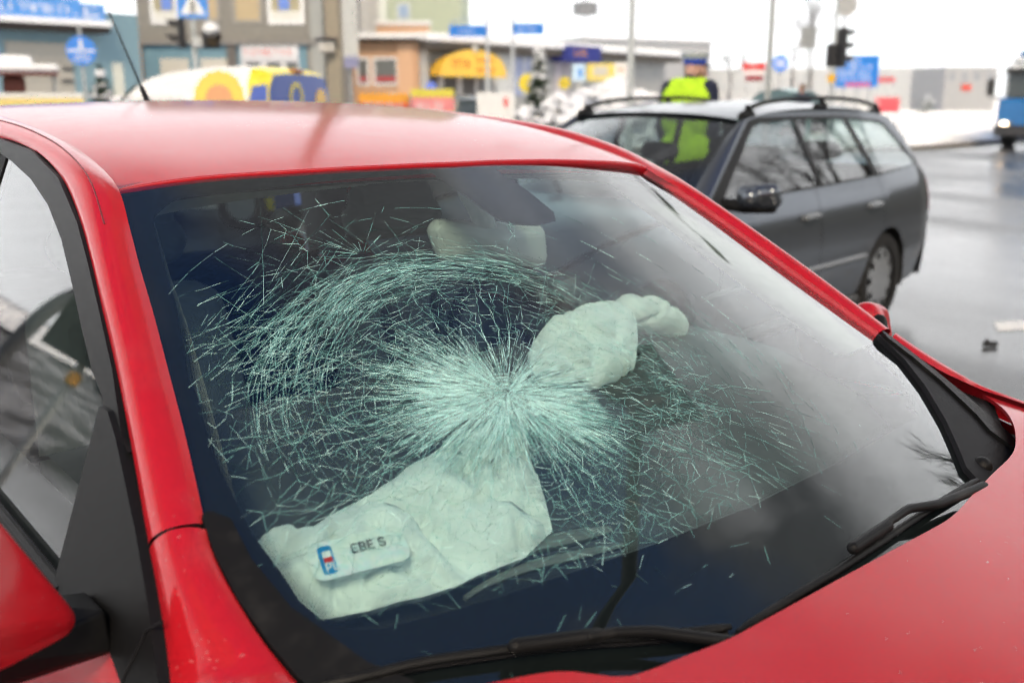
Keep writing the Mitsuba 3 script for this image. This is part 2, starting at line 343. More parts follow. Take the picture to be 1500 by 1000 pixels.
# fenders: from the pillar seam down to the wheel
FO = [(-0.733, 0.009, 1.032), (-0.738, -0.017, 1.019), (-0.744, -0.043, 1.003), (-0.754, -0.083, 0.975), (-0.764, -0.116, 0.95)]
FI = [(-0.682, -0.026, 1.056), (-0.687, -0.051, 1.041), (-0.689, -0.093, 1.019), (-0.687, -0.147, 0.992), (-0.677, -0.212, 0.962)]
fo = [tuple(p) for p in FO] + [(-0.79, -0.22, 0.912), (-0.80, -0.45, 0.885), (-0.80, -0.85, 0.845), (-0.77, -1.15, 0.80)]
fi = [tuple(p) for p in FI] + [(-0.757, -0.235, 0.967), (-0.757, -0.45, 0.945), (-0.735, -0.85, 0.895), (-0.68, -1.15, 0.83)]
def body_x(z, y=0.5):
    z = np.asarray(z, float)
    up = np.interp(z, [0.18, 0.25, 0.40, 0.62, 0.78, 0.86, 0.905, 0.93], [0.74, 0.785, 0.80, 0.815, 0.82, 0.808, 0.788, 0.772])
    end = np.interp(y, [-1.5, -1.3, -0.9, -0.2, 1.9, 2.3, 2.45], [0.62, 0.86, 0.97, 1.0, 1.0, 0.93, 0.84])
    return up * end
for sgn in (1, -1):
    fi_ = fi if sgn > 0 else fi[:2] + [(-0.705, -0.115, 1.008), (-0.728, -0.150, 0.990), (-0.750, -0.174, 0.976)] + fi[5:]
    a, b = np.asarray(fo) * [sgn, 1, 1], np.asarray(fi_) * [sgn, 1, 1]
    G = rail(a, b, sgn, bulge=0.019, lift=(-0.5, -0.2, 0.8))
    k = put('fender', grid(G), 'red_paint', parent=CAR, smooth=True)
    # side of the wing with its wheel arch
    wp_ = poly([(-1.42, 0.30), (-0.10, 0.20), (-0.03, 0.55), (-0.115, 0.948), (-0.22, 0.912), (-0.45, 0.885), (-0.85, 0.845), (-1.15, 0.80), (-1.35, 0.70)]).difference(sg.Point(-0.74, 0.30).buffer(0.335, 32))
    put('wing', sheet(wp_, 0.05, lambda y, z: np.stack([-sgn * np.minimum(body_x(z, y), np.where(z > 0.84, 0.80, 9)), y, z], -1)), 'red_paint', parent=k, smooth=True)
# hood
HR = [(-0.008, -0.423), (0.136, -0.421), (0.298, -0.393), (0.37, -0.379), (0.473, -0.359), (0.574, -0.319), (0.695, -0.243), (0.779, -0.165)]
HL = [(-0.358, -0.415), (-0.275, -0.424), (-0.172, -0.424)]
trail = [(-0.752, -0.178)] + [(-x, y) for x, y in HR[-2::-1] if x > 0.42] + [(-0.42, -0.405)] + list(HL) + [p for p in HR[:-1]] + [(0.752, -0.178)]
trail = [tuple(p) for p in resample(trail, 90)]
def hood(x, y, off=0.0):
    x, y = np.asarray(x, float), np.asarray(y, float)
    z = 0.975 + 0.12 * (y + 0.35) - 0.02 * (x / 0.7) ** 2 - 0.14 * np.clip(-0.55 - y, 0, 2) ** 2 - 0.25 * np.clip(np.abs(x) - 0.60, 0, 1) ** 2
    return np.stack([x, y, z + off], -1)
tip = trail[-1]
hood_poly = poly(trail + [(0.754, -0.24), (0.752, -0.45), (0.735, -0.85), (0.68, -1.15), (0.58, -1.32), (0.3, -1.42), (0, -1.44), (-0.3, -1.42), (-0.58, -1.32), (-0.68, -1.15), (-0.735, -0.85), (-0.752, -0.45), (-0.754, -0.24)]).buffer(0.004).buffer(-0.004)
hd = put('hood', shell(hood_poly, 0.035, hood, 0.007), 'red_paint', parent=CAR, smooth=40, label='red bonnet speckled with glass crumbs')
R = random.Random(5); crumbs = []
for _ in range(110):
    x, y = R.uniform(-0.5, 0.72), R.uniform(-1.0, -0.32)
    if hood_poly.buffer(-0.01).contains(sg.Point(x, y)):
        s_ = R.choice((0.0005, 0.0006, 0.0008, 0.0012)); p = hood(x, y, s_ * 0.4)
        m = trimesh.creation.icosphere(subdivisions=0, radius=s_); m.apply_scale([R.uniform(.6, 1.6), R.uniform(.6, 1.6), 0.5]); m.apply_translation(p); crumbs.append(m)
put('glass_crumbs', crumbs, 'satin', (0.65, 0.7, 0.7), parent=hd, smooth=False, kind='stuff', label='pale crumbs of broken glass scattered on the bonnet')

# black trim strip along each side of the screen
ST_O = [(-0.672, -0.005), (-0.683, -0.058), (-0.684, -0.12), (-0.678, -0.179), (-0.671, -0.224)]
ST_I = [(-0.67, -0.003), (-0.656, -0.023), (-0.658, -0.082), (-0.648, -0.154), (-0.628, -0.206), (-0.613, -0.245)]
st = [(ST_O[0][0] - 0.008, ST_O[0][1] + 0.004)] + [(x - 0.004, s) for x, s in ST_O[1:]] + [(-0.655, -0.30), (-0.60, -0.37)] + [(-0.585, -0.285)] + list(ST_I[::-1])
strip_m = shell(poly(st).buffer(-0.006).buffer(0.006), 0.02, lambda x, s, o: wp(x, s, 0.017 + o), 0.016)
put('screen_trim', strip_m, 'black_plastic', parent=CAR, smooth=35)
put('screen_trim', trimesh.Trimesh(mirror(strip_m.vertices), strip_m.faces[:, ::-1], process=False), 'black_plastic', parent=CAR, smooth=35)
# dark gap body under panels
under = grid(rail([tuple(np.array(p) + (0.006, 0.004, -0.006)) for p in CO[:2]] + [tuple(np.array(p) + (0.006, 0.004, -0.006)) for p in FO[1:4]], [tuple(np.array(p) - EN * 0.008) for p in CI[:2]] + [tuple(np.array(p) - EN * 0.008) for p in FI[1:4]], 1, 0.008))
# cowl
cowl = poly([(-0.73, -0.24), (-0.60, -0.38), (-0.35, -0.45), (0, -0.47), (0.35, -0.45), (0.6, -0.38), (0.75, -0.22), (0.74, -0.04), (0.66, 0.02), (0.60, -0.10), (0.45, -0.24), (0.2, -0.33), (0, -0.36), (-0.2, -0.33), (-0.45, -0.24), (-0.60, -0.10), (-0.66, 0.02), (-0.72, -0.03)])
def cowl_z(x, y):
    return np.stack([x, y, 0.885 + 0.02 * np.sin(y * 60) * (np.abs(x) < 0.45) + 0.12 * np.clip(np.abs(x) - 0.62, 0, 1) + 0.25 * np.clip(y + 0.18, 0, 1)], -1)
ck = put('cowl_panel', sheet(cowl, 0.025, cowl_z), 'black_plastic', parent=CAR, smooth=True)
for sgn in (1, -1):
    put('cowl_rib', tube(np.array([(0.655, 0.0, 1.035), (0.64, -0.10, 0.985), (0.63, -0.19, 0.945), (0.60, -0.26, 0.93)]) * [sgn, 1, 1], 0.008, 8), 'black_plastic', parent=ck)
    put('cowl_end', shell(poly([(0.66, -0.26), (0.75, -0.20), (0.735, -0.10), (0.70, -0.06), (0.68, -0.15)]), 0.02, lambda x, y, o: np.stack([sgn * x, y, 0.955 + 0.2 * (y + 0.2) + o], -1), 0.02), 'grained_plastic', parent=ck)

# ------------------------------------------------------------------ side of the car: door frame trim, window, sail panel, door, mirror
TO = [(1.097, 1.43), (0.85, 1.417), (0.66, 1.383), (0.515, 1.329), (0.43, 1.286), (0.338, 1.236), (0.235, 1.178), (0.149, 1.117), (0.121, 1.108), (0.025, 1.047), (-0.043, 1.003), (-0.116, 0.95)]
TI = [(1.07, 1.406), (0.96, 1.395), (0.804, 1.372), (0.674, 1.341), (0.564, 1.3), (0.458, 1.246), (0.379, 1.203), (0.303, 1.165), (0.226, 1.137)]
SAIL = [(0.226, 1.137), (0.196, 1.138), (0.149, 1.117), (0.025, 1.047), (-0.043, 1.003), (-0.116, 0.95), (-0.086, 0.903), (0.033, 0.936), (0.074, 0.931), (0.217, 0.912)]
def sidep(y, z, off=0.0, sgn=-1):
    y, z = np.asarray(y, float), np.asarray(z, float); return np.stack([sgn * (side_x(z) + off), y, z], -1)
trim_p = poly(TO[:9] + TI[::-1][:-1] + [(1.07, 1.406), (1.5, 1.41), (1.9, 1.38), (1.9, 1.40), (1.5, 1.432)])
win_p = poly([(y + 0.004, z + 0.004) for y, z in TI] + [(0.222, 0.915), (1.10, 0.925), (1.02, 1.40)])
rwin_p = poly([(1.09, 1.395), (1.16, 0.925), (1.95, 0.945), (2.0, 1.05), (1.85, 1.34), (1.5, 1.40)])
for sgn in (-1, 1):
    side_name = 'near' if sgn < 0 else 'far'
    put('window_trim', shell(trim_p, 0.02, lambda y, z, o: sidep(y, z, 0.005 + o, sgn), 0.012), 'grained_plastic', parent=CAR, smooth=35)
    dk = put('front_door', sheet(poly([(-0.03, 0.25), (-0.025, 0.55), (-0.10, 0.925), (1.09, 0.925), (1.12, 0.55), (1.10, 0.25)]), 0.05, lambda y, z: np.stack([sgn * body_x(z, y), y, z], -1)), 'red_paint', parent=CAR, smooth=True)
    put('window', sheet(win_p, 0.04, lambda y, z: sidep(y, z, -0.004, sgn)), 'door_glass', parent=dk, smooth=True)
    put('handle', blob([[((sgn * 0.835, 0.86, 0.815), 0.014), ((sgn * 0.838, 1.03, 0.82), 0.014)], [((sgn * 0.81, 0.87, 0.815), 0.018), ((sgn * 0.81, 1.02, 0.82), 0.018)]], 0.02, 4), 'red_paint', parent=dk, smooth=True)
    put('belt_moulding', tube([(sgn * (side_x(0.925) + 0.006), y, 0.925) for y in np.linspace(0.20, 1.1, 12)], 0.009, 8), 'black_plastic', parent=dk)
    put('sail_panel', shell(poly(SAIL).buffer(0.006).buffer(-0.006), 0.02, lambda y, z, o: sidep(y, z, 0.012 + o, sgn), 0.02), 'grained_plastic', parent=dk, smooth=35, label='black triangular panel behind the door mirror')
    put('panel_gap', tube([(sgn * (side_x(z_) + 0.0125), y_, z_) for y_, z_ in [(-0.088, 1.001), (-0.058, 0.981), (-0.055, 0.971), (-0.038, 0.927), (-0.038, 0.902)]], 0.0016, 6), 'frit_black', parent=dk, smooth=True)
    rk = put('rear_door', sheet(poly([(1.105, 0.25), (1.128, 0.55), (1.098, 0.925), (2.0, 0.945), (2.42, 0.93), (2.44, 0.5), (2.4, 0.3), (2.12, 0.25)]).difference(sg.Point(1.78, 0.30).buffer(0.335, 32)), 0.05, lambda y, z: np.stack([sgn * body_x(z, y), y, z], -1)), 'red_paint', parent=CAR, smooth=True)
    put('window', sheet(rwin_p, 0.05, lambda y, z: sidep(y, z, -0.004, sgn)), 'privacy_glass', parent=rk, smooth=True)
    put('pillar', shell(poly([(1.02, 1.40), (1.10, 0.925), (1.16, 0.925), (1.09, 1.40)]), 0.04, lambda y, z, o: sidep(y, z, -0.001 + o, sgn), 0.015), 'frit_black', parent=rk)
    put('rear_quarter', sheet(poly([(1.86, 1.36), (2.0, 1.05), (1.95, 0.945), (2.40, 0.93), (2.25, 1.25), (2.2, 1.33), (1.9, 1.40)]), 0.05, lambda y, z: sidep(y, z, 0.0, sgn)), 'red_paint', parent=rk, smooth=True)
    for yw in (-0.74, 1.78):
        w_ = put('wheel', tube([(sgn * 0.58, yw, 0.30), (sgn * 0.60, yw, 0.30), (sgn * 0.74, yw, 0.30), (sgn * 0.76, yw, 0.30)], [0.25, 0.295, 0.295, 0.25], 40), 'matte', (0.02, 0.02, 0.02), parent=CAR, smooth=40)
        put('rim', tube([(sgn * 0.70, yw, 0.30), (sgn * 0.765, yw, 0.30), (sgn * 0.768, yw, 0.30)], [0.20, 0.20, 0.08], 30), 'metal', (0.5, 0.5, 0.52), parent=w_, smooth=30)
for sgn in (-1, 1):
    put('quarter_lining', sheet(poly([(1.86, 1.36), (2.0, 1.05), (1.95, 0.945), (2.42, 0.93), (2.25, 1.25), (2.2, 1.36), (1.9, 1.42)]), 0.05, lambda y, z: sidep(y, z, -0.03, sgn)), 'matte', (0.05, 0.05, 0.055), parent=CAR, smooth=True)
put('tailgate_lining', grid([[(x, 2.40 - 0.10 * (x / 0.7) ** 2, z) for z in (0.40, 0.75, 0.95)] for x in np.linspace(-0.72, 0.72, 14)]), 'matte', (0.04, 0.04, 0.045), parent=CAR, smooth=True)
# bumpers, tail and nose
for nm, yy, sg2 in (('front_bumper', -1.42, -1), ('rear_bumper', 2.40, 1)):
    xs = np.linspace(-0.74, 0.74, 24); zs = np.linspace(0.20, 0.62, 8)
    put(nm, grid([[(x, yy + sg2 * (0.09 * (1 - (x / 0.76) ** 4) + 0.04 * math.sin((z - 0.2) / 0.42 * math.pi)) - sg2 * 0.35 * max(0, abs(x) - 0.60) ** 1.2, z) for z in zs] for x in xs]), 'red_paint', parent=CAR, smooth=True)
put('grille', grid([[(x, -1.44 - 0.05 * (1 - (x / 0.6) ** 2) , z) for z in (0.60, 0.66, 0.72)] for x in np.linspace(-0.45, 0.45, 12)]), 'black_plastic', parent=CAR, smooth=True)
for sgn in (-1, 1):
    put('headlight', blob([[((sgn * 0.52, -1.38, 0.68), 0.06), ((sgn * 0.68, -1.22, 0.72), 0.06)]], 0.03, 4), 'gloss', (0.6, 0.62, 0.64), parent=CAR)
    put('tail_lamp', blob([[((sgn * 0.66, 2.38, 0.80), 0.05), ((sgn * 0.64, 2.34, 0.98), 0.045)]], 0.03, 4), 'gloss', (0.35, 0.01, 0.01), parent=CAR)
put('tailgate', grid([[(x, 2.44 - 0.10 * (x / 0.7) ** 2, z) for z in (0.60, 0.75, 0.93)] for x in np.linspace(-0.70, 0.70, 14)]), 'red_paint', parent=CAR, smooth=True)
put('rear_window', grid([[(x * (1 - 0.22 * t), 2.40 - 0.10 * (x / 0.7) ** 2 - 0.20 * t, 0.94 + 0.46 * t) for t in np.linspace(0, 1, 6)] for x in np.linspace(-0.66, 0.66, 14)]), 'privacy_glass', parent=CAR, smooth=True)

# ------------------------------------------------------------------ cabin
DARK = (0.022, 0.023, 0.026)
put('floor_pan', [bx((0, 0.9, 0.22), (1.46, 2.9, 0.03)), bx((0, -0.34, 0.55), (1.46, 0.04, 0.66)), bx((0, 2.28, 0.58), (1.3, 0.04, 0.66))], 'matte', DARK, parent=CAR, smooth=False)
for sgn in (-1, 1):
    put('door_panel', grid([[(sgn * (0.70 + 0.035 * math.sin((z - 0.25) / 0.68 * math.pi) + 0.01 * math.sin(y * 7)) * float(np.interp(y, [1.9, 2.3, 2.43], [1, 0.95, 0.86])), y, z) for z in np.linspace(0.24, 0.925, 10)] for y in np.linspace(-0.3, 2.43, 26)]), 'matte', (0.26, 0.265, 0.27), parent=CAR, smooth=True)
    put('door_sill', grid([[(sgn * x, y, 0.926) for x in (0.69, 0.77)] for y in (0.0, 1.1, 2.2)]), 'matte', (0.03, 0.03, 0.032), parent=CAR, smooth=True)
    put('pillar_lining', grid(np.stack([wl(EDGE_L, -0.012) * [(-sgn), 1, 1], wl(EDGE_L, -0.035) * [(-sgn), 1, 1] + [(-sgn) * -0.055 * -1, 0.01, 0], wl(EDGE_L, -0.06) * [(-sgn), 1, 1] + [0, 0.06, 0]], 1)), 'matte', (0.30, 0.30, 0.29), parent=CAR, smooth=True)
hl = poly([(x, y) for x, y in zip(np.linspace(-0.52, 0.52, 15), np.interp(np.linspace(-0.52, 0.52, 15), TOP3[:, 0], TOP3[:, 1]) + 0.012)] + [(0.54, 1.0), (0.54, 2.1), (-0.54, 2.1), (-0.54, 1.0)])
put('headliner', sheet(hl, 0.05, lambda x, y: roof(x, y, -0.035 - 0.02 * 0)), 'matte', (0.52, 0.52, 0.50), parent=CAR, smooth=True)
for x in (-0.30, 0.33):
    put('sun_visor', shell(poly([(x - 0.19, 0.60), (x + 0.19, 0.60), (x + 0.19, 0.76), (x - 0.19, 0.76)]).buffer(0.02), 0.04, lambda a, y, o: roof(a, y, -0.055 - 0.02 * (y - 0.6) + o), 0.016), 'matte', (0.45, 0.45, 0.43), parent=CAR, smooth=35)
# dashboard: deep shelf under the screen, then the face
def dash_z(x, y):
    z = 0.90 + 0.10 * smooth01((y + 0.15) / 0.45) - 0.65 * np.clip(y - 0.52, 0, 1) ** 1.3
    z = z + 0.035 * np.exp(-((x - 0.36) / 0.20) ** 2) * smooth01((y - 0.25) / 0.2) - 0.03 * np.abs(x) ** 2
    return z
def smooth01(t): t = np.clip(t, 0, 1); return t * t * (3 - 2 * t)
xx, yy = np.linspace(-0.70, 0.70, 40), np.r_[np.linspace(-0.33, 0.56, 26), 0.60, 0.64, 0.68]
dk = put('dashboard', grid([[(x, y, float(dash_z(x, y))) for y in yy] for x in xx]), 'dash_plastic', parent=CAR, smooth=True)
put('air_vent', [bx((x, 0.56, 0.965), (0.16, 0.02, 0.05), 0.006) for x in (-0.1, 0.08)], 'satin', (0.05, 0.05, 0.05), parent=dk)
put('binnacle', blob([[((0.24, 0.50, 1.0), 0.04), ((0.48, 0.50, 1.0), 0.04)], [((0.24, 0.42, 0.985), 0.03), ((0.48, 0.42, 0.985), 0.03)]], 0.03), 'grained_plastic', parent=dk)
HP = [(0.195, 0.33, 0.954), (0.255, 0.33, 1.022), (0.326, 0.33, 1.022), (0.39, 0.33, 0.977), (0.468, 0.33, 0.881), (0.287, 0.33, 0.88)]
put('torn_cover', hull([(p, 0.010) for p in HP] + [((p[0] * 0.98, p[1] + 0.05, p[2] - 0.03), 0.012) for p in HP], 0.012, 3), 'frit_black', parent=dk, label='dark torn cover under the driver airbag')
# seats
def seat(x, y, wide=0.25):
    k = put('seat', blob([[((x - wide + 0.07, y - 0.42, 0.44), 0.085), ((x + wide - 0.07, y - 0.42, 0.44), 0.085)], [((x - wide + 0.07, y - 0.42, 0.44), 0.085), ((x - wide + 0.07, y, 0.42), 0.085)], [((x + wide - 0.07, y - 0.42, 0.44), 0.085), ((x + wide - 0.07, y, 0.42), 0.085)],
                          [((x - wide + 0.08, y - 0.2, 0.42), 0.08), ((x + wide - 0.08, y - 0.2, 0.42), 0.08)]], 0.05), 'matte', (0.16, 0.165, 0.17), parent=CAR)
    put('backrest', blob([[((x - wide + 0.08, y, 0.48), 0.08), ((x - wide + 0.10, y + 0.17, 1.04), 0.06)], [((x + wide - 0.08, y, 0.48), 0.08), ((x + wide - 0.10, y + 0.17, 1.04), 0.06)], [((x - wide + 0.12, y + 0.17, 1.05), 0.06), ((x + wide - 0.12, y + 0.17, 1.05), 0.06)], [((x, y + 0.03, 0.48), 0.07), ((x, y + 0.16, 1.03), 0.06)]], 0.05), 'matte', (0.20, 0.205, 0.21), parent=k)
    put('headrest', blob([[((x - 0.09, y + 0.20, 1.20), 0.055), ((x + 0.09, y + 0.20, 1.20), 0.055)], [((x - 0.08, y + 0.205, 1.25), 0.045), ((x + 0.08, y + 0.205, 1.25), 0.045)]], 0.03), 'matte', (0.20, 0.205, 0.21), parent=k)
    return k
seat(-0.36, 0.98); seat(0.36, 1.02)
put('rear_bench', blob([[((-0.52, 1.78, 0.44), 0.10), ((0.52, 1.78, 0.44), 0.10)], [((-0.5, 1.98, 0.55), 0.09), ((0.5, 1.98, 0.55), 0.09)], [((-0.5, 2.12, 0.95), 0.07), ((0.5, 2.12, 0.95), 0.07)], [((-0.5, 1.98, 0.55), 0.09), ((-0.5, 2.12, 0.95), 0.07)], [((0, 1.98, 0.55), 0.09), ((0, 2.12, 0.95), 0.07)], [((0.5, 1.98, 0.55), 0.09), ((0.5, 2.12, 0.95), 0.07)]], 0.07), 'matte', (0.07, 0.072, 0.08), parent=CAR)
# steering wheel and column
t = np.linspace(0, 2 * np.pi, 41); WC = np.array([0.36, 0.70, 0.94]); wy = np.array([0, 0.40, 0.917])
wheel = tube(WC + 0.185 * (np.cos(t)[:, None] * [1, 0, 0] + np.sin(t)[:, None] * wy), 0.015, 10, caps=False)
sw = put('steering_wheel', wheel, 'black_plastic', parent=CAR, smooth=True)
put('hub', blob([[(tuple(WC), 0.06)], [(tuple(WC), 0.035), ((0.20, 0.70, 0.94), 0.012)], [(tuple(WC), 0.035), ((0.52, 0.70, 0.94), 0.012)], [(tuple(WC), 0.04), ((0.36, 0.5, 0.86), 0.04)]], 0.02), 'black_plastic', parent=sw)
# rear-view mirror, its stem on the screen
RV = put('rear_view_mirror', hull([((0.012, 0.515, 1.262), 0.024), ((0.225, 0.50, 1.236), 0.026), ((0.02, 0.51, 1.226), 0.020), ((0.235, 0.50, 1.196), 0.022), ((0.12, 0.485, 1.235), 0.03)], 0.02, 6), 'satin', (0.42, 0.43, 0.43), parent=CAR, smooth=True)
put('stem', blob([[((0.115, 0.50, 1.25), 0.018), ((0.06, 0.475, 1.335), 0.026)], [((0.06, 0.475, 1.335), 0.028), ((0.05, 0.48, 1.36), 0.024)]], 0.02, 4), 'satin', (0.42, 0.43, 0.43), parent=RV)

# ------------------------------------------------------------------ airbags
def cloth_fn(p, n, uv):
    f = fbm(p.x * 5, p.y * 5, p.z * 5, 3)
    return mix((0.82, 0.85, 0.84), (0.66, 0.70, 0.68), smoothstep(0.45, 0.75, f) * 0.5)
def cloth_bump(p, n, uv):
    return 0.010 * fbm(p.x * 9 + 4 * p.y, p.y * 9, p.z * 9, 4) + 0.00012 * noise(p.x * 1500, p.y * 1500, p.z * 1500)
scene['airbag_cloth'] = two({'type': 'bumpmap', 'arbitrary': proc(cloth_bump, eps=2e-3), 'scale': 1.0, 'bsdf': principled(proc(cloth_fn), 0.9, specular=0.2)})
AB = poly([(-0.637, -0.033), (-0.607, -0.018), (-0.59, -0.013), (-0.571, -0.017), (-0.568, -0.037), (-0.526, -0.028), (-0.47, -0.022), (-0.371, 0.002), (-0.31, 0.017), (-0.264, 0.023), (-0.243, -0.021), (-0.262, -0.07), (-0.282, -0.125), (-0.303, -0.169), (-0.359, -0.187), (-0.421, -0.182), (-0.449, -0.183), (-0.489, -0.177), (-0.518, -0.169), (-0.548, -0.164), (-0.609, -0.145), (-0.631, -0.129), (-0.639, -0.09)])
AB = AB.buffer(0.012).buffer(-0.02).buffer(0.008)
def pillow(p, h, fn, t_edge, noise_fn):
    v, f = sheet2d(p, h)
    b = p.exterior; dd = shapely.distance(shapely.points(v), b)
    e = np.sqrt(np.clip(1 - (1 - np.clip(dd / t_edge, 0, 1)) ** 2, 0, 1)); k = noise_fn(v)
    top, bot = fn(v, e, k, 1), fn(v, e, k, -1)
    n = len(v)
    return trimesh.Trimesh(np.vstack([top, bot]), np.vstack([f, f[:, ::-1] + n]), process=False)
def crease(p, seed, w=0.13): return np.exp(-(np.abs(2 * meshkit.fbm(p, 2, seed) - 1) / w) ** 2)
def ab_noise(v):
    z0 = np.zeros((len(v), 1)); q = np.concatenate([v * 6.0, z0], 1)
    r = np.concatenate([np.stack([v[:, 0] * 7 + v[:, 1] * 8, v[:, 1] * 3.0 - v[:, 0] * 2], 1), z0 + 3], 1); r2 = np.concatenate([np.stack([v[:, 0] * 12 - v[:, 1] * 5, v[:, 1] * 11 + v[:, 0] * 6], 1), z0 + 8], 1)
    return np.clip(1.1 * (meshkit.fbm(q, 3, 2) - 0.5) - 0.95 * crease(r, 4, 0.085) - 0.50 * crease(r2, 12, 0.09) + 0.10, -0.85, 0.25)
bag = pillow(AB, 0.011, lambda v, e, k, s: wp(v[:, 0], v[:, 1], -0.053 + (0.030 * e + 0.056 * k * e if s > 0 else -0.05 * e)), 0.06, ab_noise)
put('airbag', bag, 'airbag_cloth', parent=CAR, smooth=True, label='large pale deflated airbag draped over the dashboard')
lid = resample(wl([(-0.439, -0.167), (-0.409, -0.163), (-0.335, -0.168), (-0.281, -0.179), (-0.219, -0.191)], -0.07), 30)
for o, r_ in ((0.0, 0.012), (0.022, 0.006)):
    put('airbag_flap', tube(lid + [0, 0.0 - o, -o * 0.6], np.linspace(0.003, r_, 30) * np.sin(np.linspace(0.15, 2.9, 30)) + 0.003, 8), 'satin', (0.16, 0.17, 0.165), parent=dk, smooth=True)
def bag2(c, R, seed, wr=0.02):
    m = trimesh.creation.icosphere(subdivisions=5, radius=1.0); v = np.array(m.vertices)
    n = meshkit.fbm(v * 2.6 + seed, 4, seed) - 0.5; fl = 1 - 2 * np.abs(2 * meshkit.fbm(v * [3, 3, 1.5] + seed * 2, 3, seed + 9) - 1)
    v = v * (1 + 0.30 * n + wr * fl)[:, None] * R + c
    m.vertices = v; return m
def bag3(sph, seed, amp=0.012, edge=0.007):
    m = hull(sph, edge, 4); v = np.array(m.vertices); n = m.vertex_normals
    q = np.stack([v[:, 0] * 5 + v[:, 2] * 4, v[:, 1] * 4, v[:, 2] * 6 - v[:, 0] * 3], 1) + seed
    m.vertices = v + n * (-amp * 1.5 * crease(q, seed, 0.12) - amp * 0.8 * crease(q * 2.1, seed + 3, 0.12) + 0.03 * (meshkit.fbm(v * 6 + seed, 2, seed + 5) - 0.5))[:, None]; return m
put('airbag', bag3([((0.105, 0.30, 1.045), 0.05), ((0.20, 0.34, 1.083), 0.055), ((0.31, 0.37, 1.070), 0.06), ((0.15, 0.28, 1.02), 0.05), ((0.35, 0.44, 1.03), 0.05), ((0.26, 0.31, 1.02), 0.05)], 3), 'airbag_cloth', parent=CAR, smooth=True, label='pale crumpled airbag ballooned over the steering wheel')
put('airbag_lobe', bag3([((0.41, 0.40, 1.078), 0.042), ((0.50, 0.42, 1.052), 0.05), ((0.585, 0.45, 1.005), 0.045), ((0.45, 0.47, 1.03), 0.045)], 8, 0.008), 'airbag_cloth', parent=CAR, smooth=True)

# ------------------------------------------------------------------ registration sticker on the inside of the screen
SQ = np.array([(-0.59, -0.079), (-0.488, -0.113), (-0.504, -0.153), (-0.606, -0.131)])
o_, rx, up_ = SQ[3], SQ[2] - SQ[3], SQ[0] - SQ[3]
w_st, h_st = np.linalg.norm(rx), 0.5 * (np.linalg.norm(up_) + np.linalg.norm(SQ[1] - SQ[2])); rx = rx / w_st; ux = np.array([-rx[1], rx[0]])
def stick(x, y, off): 
    q = o_ + np.asarray(x)[..., None] * rx + np.asarray(y)[..., None] * ux; return wp(q[..., 0], q[..., 1], off)
def sticker_fn(p, n, uv):
    a, b, c = voronoi(p.x * 230, p.y * 260)
    return mix(mix((0.66, 0.72, 0.68), (0.78, 0.80, 0.74), c), mix((0.55, 0.75, 0.78), (0.80, 0.74, 0.78), c), smoothstep(0.35, 0.75, fbm(p.x * 60, p.y * 60, p.z * 60, 3)))
scene['sticker_foil'] = two(principled(proc(sticker_fn), 0.35, specular=0.6))
stp = sg.box(0.012, 0.012, w_st - 0.012, h_st - 0.012).buffer(0.012)
SK = put('registration_sticker', sheet(stp, 0.008, lambda x, y: stick(x, y, -0.0030)), 'sticker_foil', parent=CAR, smooth=True, label='small white registration sticker with a blue PL band')
bw, bh = w_st, h_st
def on_sticker(mesh, x, y, off): 
    v = np.asarray(mesh.vertices); return trimesh.Trimesh(stick(v[:, 0] + x, v[:, 1] + y, off), mesh.faces, process=False)
band = sg.box(0.034 * bw / 0.16 * 0.35 + 0.006, 0.010, 0.052 * bw / 0.16 * 0.62, bh - 0.010).buffer(0.004)
put('blue_band', sheet(band, 0.006, lambda x, y: stick(x, y, -0.0024)), 'satin', (0.02, 0.22, 0.50), parent=SK, smooth=True)
bx0, by0, bx1, by1 = band.bounds
put('flag_white', sheet(sg.box(bx0 + 0.004, by0 + 0.58 * (by1 - by0), bx1 - 0.002, by0 + 0.80 * (by1 - by0)), 0.006, lambda x, y: stick(x, y, -0.0019)), 'satin', (0.75, 0.76, 0.76), parent=SK, smooth=True)
put('flag_red', sheet(sg.box(bx0 + 0.004, by0 + 0.40 * (by1 - by0), bx1 - 0.002, by0 + 0.58 * (by1 - by0)), 0.006, lambda x, y: stick(x, y, -0.0019)), 'satin', (0.55, 0.03, 0.02), parent=SK, smooth=True)
tm = meshkit.text_mesh('PL', 0.011, 0.0002, True); tm.apply_scale([0.8, 1, 1])
put('country_letters', on_sticker(tm, bx0 + 0.003, by0 + 0.09 * (by1 - by0), -0.0017), 'satin', (0.75, 0.76, 0.76), parent=SK, smooth=False)
tm = meshkit.text_mesh('EBE S', 0.012, 0.0002, True); tm.apply_scale([0.86, 1, 1])
keep = tm.triangles_center[:, 0] < 0.048; rag = tm.submesh([np.nonzero(keep)[0]], append=True)
put('plate_letters', on_sticker(rag, bw * 0.42, bh * 0.50, -0.0021), 'satin', (0.012, 0.012, 0.014), parent=SK, smooth=False)

